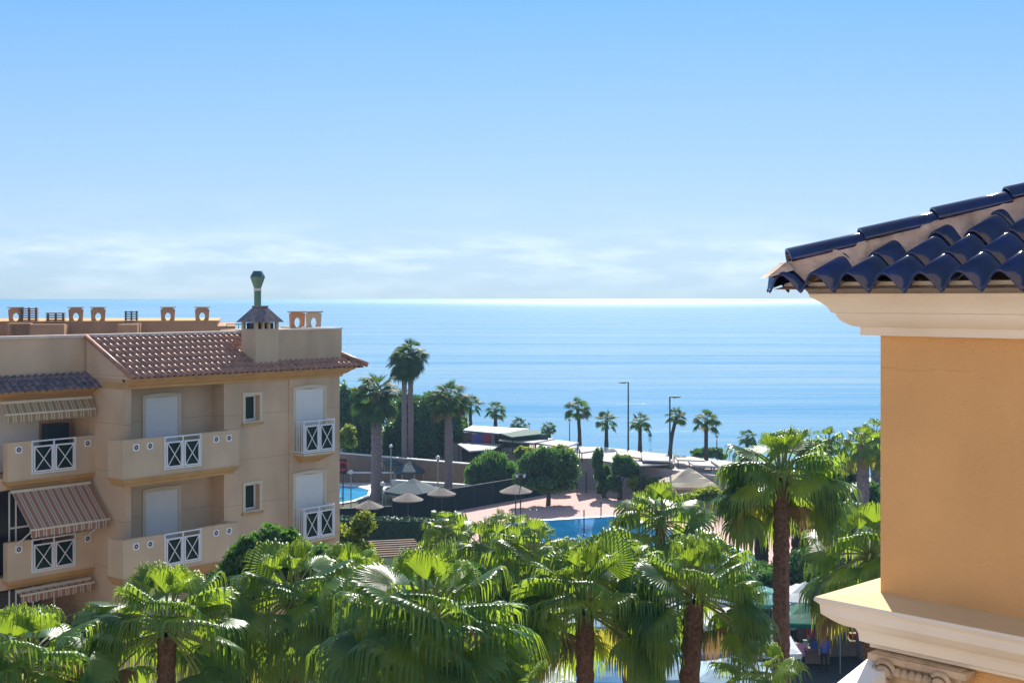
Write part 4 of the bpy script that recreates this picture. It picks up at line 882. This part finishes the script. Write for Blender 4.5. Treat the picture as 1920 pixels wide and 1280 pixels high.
bigcanopy('smaller blue grey shade canopy farther back under the trees', 768, 116, 1.5, 2.1, .8)
bigcanopy('small dark canopy between the two grey palm trunks', 745, 118, 1.3, 2.3, .5)
def globelamp(label, u, v0, v1, r=.2):
    D = GD(v1); t = thing('garden_lamp', label, 'lamp', (X(u, D), D, 0), 0, 'white globe lamps in the pool garden'); zt_ = Z(v0, D)
    MB().tube([(0, 0, 0), (0, 0, zt_-r)], .05, 8).build('pole', M['poleg'], t)
    MB().lathe([(r*math.sin(math.pi*i/8)+.001, zt_-r*math.cos(math.pi*i/8)) for i in range(9)], n=12).build('globe', M['globe'], t, True)
    MB().lathe([(.08, zt_-r-.06), (.1, zt_-r+.02), (.03, zt_-r+.04)], n=8).build('collar', M['pole'], t)
globelamp('globe lamp right of the large blue grey canopy', 821, 858, 930); globelamp('globe lamp standing before the left pool', 658, 885, 952)
globelamp('tall globe lamp behind the thick grey palm trunk', 733, 836, 910, .16); globelamp('low globe lamp just right of the thick grey palm trunk', 717, 907, 948)
def lantern(label, u, v0, v1, two, z0=0, grp=None, s=1):
    D = GD(v1, z0); t = thing('lantern_post', label, 'lamp post', (X(u, D), D, z0), 0, grp); h = Z(v0, D)-z0
    MB().tube([(0, 0, 0), (0, 0, .5), (0, 0, h-.1)], [.09*s, .05*s, .04*s], 8).build('post', M['pole'], t)
    xs = (-.28, .28) if two else (0,)
    if two: MB().tube([(-.28, 0, h-.38), (-.12, 0, h-.5), (0, 0, h-.35), (.12, 0, h-.5), (.28, 0, h-.38)], .025, 6).build('arms', M['pole'], t)
    for x_ in xs:
        o = MB().lathe([(.06, h-.36), (.13, h-.1), (.12, h-.09)], (x_, 0, 0), 6).build('lantern', M['globe'], t)
        MB().lathe([(.16, h-.1), (.06, h-.0), (.001, h+.06)], (x_, 0, 0), 6).build('lantern_cap', M['pole'], o)
lantern('black double lantern post beside the sunlit thatched parasol', 976, 886, 976, 1)
lantern('small lantern post right of the promenade palm with the shrubs', 1344, 817, 860, 0, 2.7, 'small lantern posts along the promenade')
lantern('thin lantern post beside the full crowned promenade palm', 1068, 786, 836, 0, 2.7, 'small lantern posts along the promenade')
lantern('short lantern post above the green awning by the sea', 992, 793, 822, 0, 2.7, 'small lantern posts along the promenade')
def streetlamp(label, u, v0, D, z0, side):
    t = thing('street_lamp', label, 'street lamp', (X(u, D), D, z0), 0, 'tall street lamps on the promenade'); h = Z(v0, D)-z0
    MB().tube([(0, 0, 0), (0, 0, .3), (0, 0, h)], [.12, .085, .06], 8).build('pole', M['pole'], t)
    MB().tube([(0, 0, h-.05), (side*.35, 0, h-.02)], .04, 6).build('arm', M['pole'], t)
    V = []; 
    g = MB(); g.add([(side*.25, -.13, h-.14), (side*.9, -.1, h-.08), (side*.9, .1, h-.08), (side*.25, .13, h-.14), (side*.25, -.1, h+.02), (side*.85, -.06, h+.0), (side*.85, .06, h+.0), (side*.25, .1, h+.02)], [(0,1,2,3),(7,6,5,4),(0,4,5,1),(1,5,6,2),(2,6,7,3),(3,7,4,0)])
    g.build('lamp_head', M['greypipe'], t)
streetlamp('taller street lamp with its head pointing left over the promenade', 1178, 716, 118.7, 2.7, -1)
streetlamp('shorter street lamp with its head pointing right beside the leaning palm', 1256, 743, 106, 0, 1)
# poles and pool rails on the terrace
for u, v0, v1, lab in ((1099, 884, 924, 'thin dark pole near the foot of the lilac wall'), (1095, 955, 1003, 'dark pole at the front edge of the pool'), (1127, 938, 968, 'thin shower pole behind the pool'), (945, 993, 1012, 'short dark post at the left tip of the pool')):
    D = GD(v1); t = thing('pole', lab, 'pole', (X(u, D), D, 0)); MB().tube([(0, 0, 0), (0, 0, Z(v0, D))], .05, 6).build('shaft', M['pole'], t); MB().lathe([(.12, 0), (.12, .08), (.05, .1)], n=8).build('base', M['pole'], t)
def ladder(label, u, v):
    D = GD(v); t = thing('pool_ladder', label, 'pool ladder', (X(u, D), D, .05))
    for s in (-.25, .25): MB().tube([(s, .5, 0), (s, .5, .75), (s, .3, .9), (s, 0, .8), (s, -.1, .0)], .025, 6).build('handrail', M['poleg'], t, True)
    MB().box(-.25, .25, -.12, -.06, .0, .04).build('step', M['poleg'], t)
ladder('metal pool ladder at the left tip of the pool', 922, 990); ladder('metal pool ladder on the far side of the pool', 1000, 979)
# life ring sign at the left pool
D = 104; t = thing('life_ring', 'red life ring on a board beside the edge of the beige block', 'life ring', (X(643, D), D, 0))
MB().box(-.32, .32, .02, .06, Z(888, D), Z(860, D)).build('board', M['dark'], t)
MB().tube([(.33*math.cos(a*math.pi/8), -.02, Z(873, D)+.33*math.sin(a*math.pi/8)) for a in range(17)], .09, 8).build('ring', mat('red_plastic', (.45, .03, .05), .5), t, True)
MB().tube([(0, .04, 0), (0, .04, Z(888, D))], .05).build('post', M['pole'], t)
# retaining walls in the garden behind the trees
def gwall(label, p0, p1, h, m, cop=True):
    p0, p1 = np.array(p0), np.array(p1); L = np.linalg.norm(p1-p0); d = (p1-p0)/L
    t = thing('garden_wall', label, 'wall', (p0[0], p0[1], 0), math.atan2(d[1], d[0])); MB().box(0, L, -.12, .12, 0, h).build('wall', M[m], t)
    if cop: MB().box(-.02, L+.02, -.17, .17, h+.002, h+.10).build('coping', M['white'], t)
gwall('brown garden wall with white coping behind the tall grey palms', (X(640, 121), 121), (X(880, 113), 113), 2.2, 'brownwall')
gwall('low brown wall along the left pool terrace', GP(625, 905), GP(745, 905), .9, 'brownwall')
gwall('pale low wall below the brown garden wall', (X(735, 112), 112), (X(880, 109), 109), .9, 'coping')
# pergola of dark slats
t = thing('pergola', 'dark slatted pergola roof behind the bright green shrub', 'pergola', (X(725, 70), 70, 0), R(14))
for i in range(8): MB().box(-1.9, 1.9, -2.3+i*.62, -2.1+i*.62, 3.1, 3.2).build('slat', M['brownwall'], t)
for x_ in (-1.7, 1.7):
    for y_ in (-2.2, 2.2): MB().box(x_-.06, x_+.06, y_-.06, y_+.06, 0, 3.0).build('post', M['brownwall'], t)
    MB().box(x_-.05, x_+.05, -2.4, 2.5, 3.002, 3.098).build('beam', M['brownwall'], t)
MB().tube([(0, 0, 0), (.1, 0, 2.2)], .07).build('post', M['coping'], t)

# ------------------------------------------------------------------ promenade kiosks and awnings
def roofpoly(name, label, cat, pts, z0, z1, m, under, posts=True, group=None, valance=.0):
    """flat canopy: pts (u, v) of the roof outline at height z1"""
    P_ = [GP(u, v, z1) for u, v in pts]; c = np.mean(P_, axis=0); L = [(x-c[0], y-c[1]) for x, y in P_]
    t = thing(name, label, cat, (c[0], c[1], z0), 0, group)
    MB().prism(L, z1-z0-.12, z1-z0).build('roof', m, t)
    if posts:
        for x, y in L: MB().tube([(x*.94, y*.94, 0), (x*.94, y*.94, z1-z0-.12)], .05, 6).build('post', M['pole'], t)
    if under: 
        g = MB().prism([(x*.8, y*.8) for x, y in L], 0.0, z1-z0-.35); g.build('shade_block', M['dark'], t)  # dark block standing in for the shadow below the roof
    return t
WH = mat('white_canvas', (.50, .47, .46), .8, .2, .08, 1.5); CRM = mat('cream_canvas', (.66, .56, .42), .85, .2, .08, 1.5); GRN = mat('dark_green_canvas', (.015, .07, .05), .8)
roofpoly('beach_kiosk', 'white flat roofed kiosk in front of the seaside kiosk, left end of the promenade', 'kiosk', [(858, 832), (880, 827), (940, 832), (925, 842), (880, 845)], 0, 3.1, WH, True)
D = 120
t = roofpoly('beach_kiosk', 'long kiosk with grey roof and red and blue shutters facing the garden', 'kiosk', [(868, 806), (885, 797), (985, 803), (1000, 808), (935, 812)], 2.7, 4.2, mat('grey_metal_roof', (.22, .26, .32), .4), False)
g = MB(); cols_ = [mat('purple_shutter', (.10, .05, .20), .6), mat('blue_shutter', (.03, .06, .30), .6), mat('red_shutter', (.35, .02, .08), .6), mat('grey_shutter', (.25, .25, .3), .6)]
for i in range(6): g.box(-2.5+i*.37, -2.15+i*.37, -1.9, -1.8, .25, 1.32, (0, 1, 0, 2, 2, 3)[i])
g.box(-3.3, 3, -1.3, 3, 0, 1.36, 4); g.build('shutters', cols_+[M['dark']], t)
gt = roofpoly('awning', 'dark green awning beside the kiosk roof by the sea', 'awning', [(940, 813), (985, 804), (1015, 808), (1014, 813), (960, 819)], 2.7, 4.3, GRN, False); MB().box(-1.6, 2.2, -.9, -.8, .6, 1.55).build('curtain', GRN, gt)
stalls = [(1, [(935, 824), (1005, 818), (1040, 822), (1000, 830)], 3.8, WH), (2, [(1000, 829), (1045, 824), (1085, 829), (1060, 838)], 3.7, WH), (3, [(1085, 838), (1125, 837), (1130, 842), (1090, 848)], 3.6, WH),
          (4, [(1155, 842), (1200, 846), (1205, 858), (1160, 853)], 3.4, CRM), (5, [(1200, 848), (1250, 850), (1262, 864), (1205, 862)], 3.4, WH), (6, [(1190, 862), (1262, 864), (1265, 868), (1200, 872)], 3.1, WH),
          (7, [(1262, 852), (1318, 858), (1322, 863), (1270, 861)], 3.4, CRM), (8, [(1290, 864), (1340, 864), (1370, 870), (1350, 874), (1300, 871)], 3.3, WH), (9, [(1332, 862), (1385, 868), (1400, 876), (1350, 874)], 3.5, CRM)]
labs = ['white market awning nearest the dark green awning', 'white market awning left of the full crowned promenade palm', 'white market awning above the top of the lilac wall', 'cream market awning at the foot of the taller street lamp',
        'large white market awning between the two street lamps', 'low white awning in front of the large white one', 'cream awning right of the leaning palm', 'white awning over the dark stall below the shrub palm', 'cream awning at the right end of the promenade stalls']
for i, (n_, pts, z1, m) in enumerate(stalls): roofpoly('market_awning', labs[i], 'awning', pts, 2.7 if z1 > 3.2 else 0, z1, m, False, group='market awnings on the promenade')
def tent(label, u, D, w, d, ze, zp, m, name='market_stall', group='canopied market stalls in the street', legs=True, rot=0, z0=0, goods=None):
    t = thing(name, label, 'market stall', (X(u, D), D, z0), rot, group); g = MB(); n = 8
    V = []; F = []
    for i in range(n+1):
        for j in range(n+1):
            a, b = i/n*2-1, j/n*2-1; r_ = max(abs(a), abs(b)); s_ = .07*math.sin(a*5+b*3+u)*(1-r_)
            V.append((a*w/2, b*d/2, ze+(zp-ze)*(1-r_)**1.25+s_-.06*(1-min(abs(a), 1)**2)*(abs(b) > .99)-.06*(1-b*b)*(abs(a) > .99)))
    F = [(i*(n+1)+j, (i+1)*(n+1)+j, (i+1)*(n+1)+j+1, i*(n+1)+j+1) for i in range(n) for j in range(n)]
    g.add(V, F)
    for sx, sy, ex, ey in ((-1, -1, 1, -1), (1, -1, 1, 1), (1, 1, -1, 1), (-1, 1, -1, -1)):
        g.add([(sx*w/2, sy*d/2, ze), (ex*w/2, ey*d/2, ze), (ex*w/2, ey*d/2, ze-.22), (sx*w/2, sy*d/2, ze-.22)], [(0, 1, 2, 3)])
    g.build('canopy', m, t)
    for a in (-1, 1):
        for b in (-1, 1): MB().tube([(a*w/2*.97, b*d/2*.97, 0), (a*w/2*.97, b*d/2*.97, ze)], .025, 6).build('leg', M['poleg'], t)
    if legs:
        MB().box(-w*.42, w*.42, -d*.1, d*.3, .72, .78).box(-w*.38, w*.38, -d*.05, d*.25, .1, .72).build('table', M['brownwall'], t)
        g = MB(); rng = random.Random(u)
        for i in range(5): x_ = -w*.4+w*.16*i; y_ = rng.uniform(-d*.08, d*.15); MB().box(x_, x_+.34, y_, y_+.3, .781, .80+rng.uniform(.08, .28)).build('goods', GOODS[(i*2+int(u)) % 3], t)
    return t
GOODS = [mat('red_goods', (.35, .04, .05), .7), mat('blue_goods', (.05, .1, .35), .7), mat('pale_goods', (.5, .5, .48), .7)]
def canvas(name, c, tw=.3):
    m = mat(name, c, .7, .3, .12, 1.2); t = m.node_tree; b = t.nodes['Principled BSDF']; tr = N(t, 'ShaderNodeBsdfTranslucent'); tr.inputs[0].default_value = (*c, 1); ms = N(t, 'ShaderNodeMixShader'); ms.inputs[0].default_value = tw
    t.links.new(b.outputs[0], ms.inputs[1]); t.links.new(tr.outputs[0], ms.inputs[2]); t.links.new(ms.outputs[0], t.nodes['Material Output'].inputs[0]); return m
CW, CB, CT, CG, CC = canvas('white_tarpaulin', (.70, .72, .74)), canvas('blue_tarpaulin', (.06, .28, .55)), canvas('teal_tarpaulin', (.12, .40, .38)), canvas('green_tarpaulin', (.01, .16, .10)), canvas('beige_tarpaulin', (.62, .53, .38))
tent('cream peaked tent below the promenade awnings', 1292, 103, 4.6, 4, 2.0, 3.3, CC, group='peaked tents below the promenade', legs=False)
tent('small white peaked tent right of the cream peaked tent', 1338, 104, 1.9, 2, 2.0, 3.1, CW, group='peaked tents below the promenade', legs=False)
tent('wide pale green awning tent behind the rounded shrub', 1238, 109, 4.4, 3, 2.2, 3.4, canvas('pale_green_canvas', (.34, .44, .40)), group='peaked tents below the promenade', legs=False)
CL = canvas('pale_blue_tarpaulin', (.40, .58, .70))
S_ = [(1000, 49.5, 3.2, CW, 'white stall canopy at the bottom edge, left of the bottom centre palm trunk'), (1150, 50, 3.0, CB, 'deep blue stall canopy at the bottom edge, right of the bottom centre palm trunk'), (1245, 50.5, 3.0, CL, 'pale blue stall canopy touching the thick palm trunk on its left'), (1370, 50, 3.2, CL, 'pale blue stall canopy at the bottom edge, right of the thick palm trunk'),
      (1050, 54, 3.2, CT, 'teal stall canopy behind the bottom centre palm trunk'), (1195, 54.5, 3.0, CW, 'white stall canopy behind the deep blue one'), (1310, 54, 3.0, CB, 'deep blue stall canopy behind the thick palm trunk'), (1430, 54, 2.8, CW, 'white stall canopy at the foot of the tallest palm'),
      (1130, 58.5, 3.0, CL, 'pale blue stall canopy in the third row, between the two lower trunks'), (1250, 59, 3.0, CW, 'white stall canopy in the third row left of the thick trunk'), (1375, 58.5, 3.0, CW, 'white stall canopy in the third row right of the thick trunk'), (1010, 59, 3.0, CW, 'white stall canopy in the third row behind the small low palm'),
      (1330, 63, 3.0, CL, 'pale blue stall canopy in the fourth row right of the thick trunk'), (1425, 62.5, 2.6, CT, 'teal stall canopy just left of the tallest palm trunk'), (1400, 68, 2.6, CW, 'farthest white stall canopy left of the tallest palm trunk'), (1505, 69, 2.4, CT, 'pale teal stall canopy just right of the tallest palm trunk'),
      (1510, 63, 3.2, CW, 'white stall canopy behind the green canopies'), (1575, 66, 3.2, CW, 'white stall canopy near the tip of the near ledge'), (1510, 58.8, 2.8, CG, 'green stall canopy with the crowd beneath, beside the tallest palm trunk'),
      (1590, 60, 3.0, CG, 'dark green stall canopy half hidden under the near ledge'), (870, 60, 3.2, CW, 'white stall canopy glimpsed under the widest palm'), (925, 66, 3.0, CC, 'beige stall canopy behind the widest palm')]
for i, (u, D, w_, m, lab) in enumerate(S_): tent(lab, u, D, w_, 2.8, 2.25, 2.85, m, rot=random.Random(i).uniform(-.15, .15), legs=i > 15)

# ------------------------------------------------------------------ people under the green canopies
SK = mat('skin', (.42, .24, .16), .6); HR = mat('dark_hair', (.03, .02, .015), .6)
def body_mesh(pose):
    me = bpy.data.meshes.new('person'); pts = {'pel': (0, 0, .95), 'bel': (0, 0, 1.12), 'che': (0, -.01, 1.32), 'nk': (0, 0, 1.48), 'hd': (0, -.02, 1.60), 'top': (0, -.01, 1.70)}
    rad = {'pel': .15, 'bel': .135, 'che': .155, 'nk': .055, 'hd': .088, 'top': .06}; E = [('pel', 'bel'), ('bel', 'che'), ('che', 'nk'), ('nk', 'hd'), ('hd', 'top')]
    for s, n in ((-1, 'l'), (1, 'r')):
        st_ = pose['step']*s; ar = pose['arm_'+n]
        pts.update({'sh'+n: (s*.19, 0, 1.40), 'el'+n: (s*.25, -.05-ar*.05, 1.13), 'wr'+n: (s*.25, -.08-ar*.3, .90+ar*.22), 'ha'+n: (s*.25, -.12-ar*.36, .82+ar*.22),
                    'hi'+n: (s*.10, 0, .90), 'kn'+n: (s*.11, -st_*.5-.02, .50), 'an'+n: (s*.11, -st_, .09), 'to'+n: (s*.12, -st_-.17, .035)})
        rad.update({'sh'+n: .07, 'el'+n: .046, 'wr'+n: .032, 'ha'+n: .038, 'hi'+n: .105, 'kn'+n: .065, 'an'+n: .048, 'to'+n: .035})
        E += [('che', 'sh'+n), ('sh'+n, 'el'+n), ('el'+n, 'wr'+n), ('wr'+n, 'ha'+n), ('pel', 'hi'+n), ('hi'+n, 'kn'+n), ('kn'+n, 'an'+n), ('an'+n, 'to'+n)]
    K = list(pts); me.from_pydata([pts[k] for k in K], [(K.index(a), K.index(b)) for a, b in E], []); o = bpy.data.objects.new('person_base', me); COL.objects.link(o)
    o.modifiers.new('s', 'SKIN'); sv = me.skin_vertices[0].data
    for i, k in enumerate(K): sv[i].radius = (rad[k], rad[k]); sv[i].use_root = k == 'pel'
    s2 = o.modifiers.new('u', 'SUBSURF'); s2.levels = 1; s2.render_levels = 1
    dg = bpy.context.evaluated_depsgraph_get(); dg.update(); r = bpy.data.meshes.new_from_object(o.evaluated_get(dg)); bpy.data.objects.remove(o)
    for p_ in r.polygons:
        c = p_.center; z = c.z; p_.use_smooth = True
        p_.material_index = 0 if (z > 1.47 or (abs(c.x) > .19 and z < 1.1 and z > .7)) else (1 if z > .93 else 2)
    return r, [p_.material_index for p_ in r.polygons]
poses = [dict(step=.0, arm_l=0, arm_r=.1), dict(step=.22, arm_l=.5, arm_r=0), dict(step=.08, arm_l=1, arm_r=.9)]
BM = [body_mesh(p_) for p_ in poses]
def person(label, u, v, D, shirt, trousers, pose, rz, h=1.0):
    t = thing('person', label, 'person', (X(u, D), D, .03), rz, 'shoppers under the market canopies'); t.scale = (h, h, h)
    me = BM[pose][0].copy(); me.materials.clear()
    for m in (SK, shirt, trousers): me.materials.append(m)
    me.polygons.foreach_set('material_index', BM[pose][1])
    o = bpy.data.objects.new('body', me); COL.objects.link(o); o.parent = t
    g = MB().lathe([(.001, 1.745), (.06, 1.73), (.097, 1.66), (.1, 1.60), (.085, 1.55)], (0, .015, 0), 12); g.v = [(x, y*1.05+(.0 if z > 1.66 else .02), z) for x, y, z in g.v]; g.build('hair', HR, t, True)
cl = lambda n, c: mat(n, c, .8)
tops = [cl('blue_cloth', (.05, .12, .45)), cl('red_cloth', (.45, .04, .08)), cl('pink_cloth', (.55, .22, .30)), cl('pale_cloth', (.5, .5, .52)), cl('teal_cloth', (.06, .2, .22)), cl('black_cloth', (.02, .02, .025))]
PL = [(1545, 1280, 57.5, 0, 5, 0, .2, 1, 'person in a blue top standing in the middle of the market crowd'), (1502, 1280, 57.0, 2, 5, 2, 2.9, .97, 'person in a pink top beside the tallest palm trunk'),
      (1520, 1250, 60, 1, 4, 1, .4, 1, 'person in a red top behind the one in pink'), (1575, 1240, 61, 4, 5, 0, 3.3, 1.03, 'person in a teal top right of the one in blue'), (1600, 1230, 62.5, 3, 0, 1, 1.2, .98, 'person in a pale top and blue trousers near the ledge'),
      (1488, 1240, 61.5, 3, 5, 2, -.6, 1, 'person in a pale top and black trousers close behind the palm trunk'), (1555, 1215, 64.5, 5, 0, 0, .1, 1, 'person in black with blue trousers deep under the green canopy'), (1625, 1280, 58, 5, 5, 1, 2.2, 1, 'person all in black at the far right under the ledge'),
      (1668, 1250, 56.5, 1, 3, 0, .5, .98, 'person in a red top seen right below the near ledge')]
for u, v, D, a, b, pz_, rz, h_, lab in PL: person(lab, u, v, D, tops[a], tops[b], pz_, rz, h_)
# a buoy far out
D = 2400*17.8/257; t = thing('buoy', 'small dark buoy floating offshore right of a promenade palm', 'buoy', (X(1219, D), D, -1)); MB().lathe([(.001, -.3), (.22, -.1), (.24, .2), (.1, .35), (.05, .6), (.001, .62)], n=10).build('float', M['teal'], t, True)

# ------------------------------------------------------------------ light sea haze over the land
hz = bpy.data.materials.new('sea_haze'); hz.use_nodes = True; t = hz.node_tree; t.nodes.remove(t.nodes['Principled BSDF']); pv = N(t, 'ShaderNodeVolumePrincipled')
pv.inputs['Color'].default_value = (.45, .72, 1.0, 1); pv.inputs['Density'].default_value = .0003; pv.inputs['Anisotropy'].default_value = .2; t.links.new(pv.outputs[0], t.nodes['Material Output'].inputs['Volume'])
tag(MB().box(-760, 560, -140, 260, -3, 42).build('haze', hz), kind='stuff')
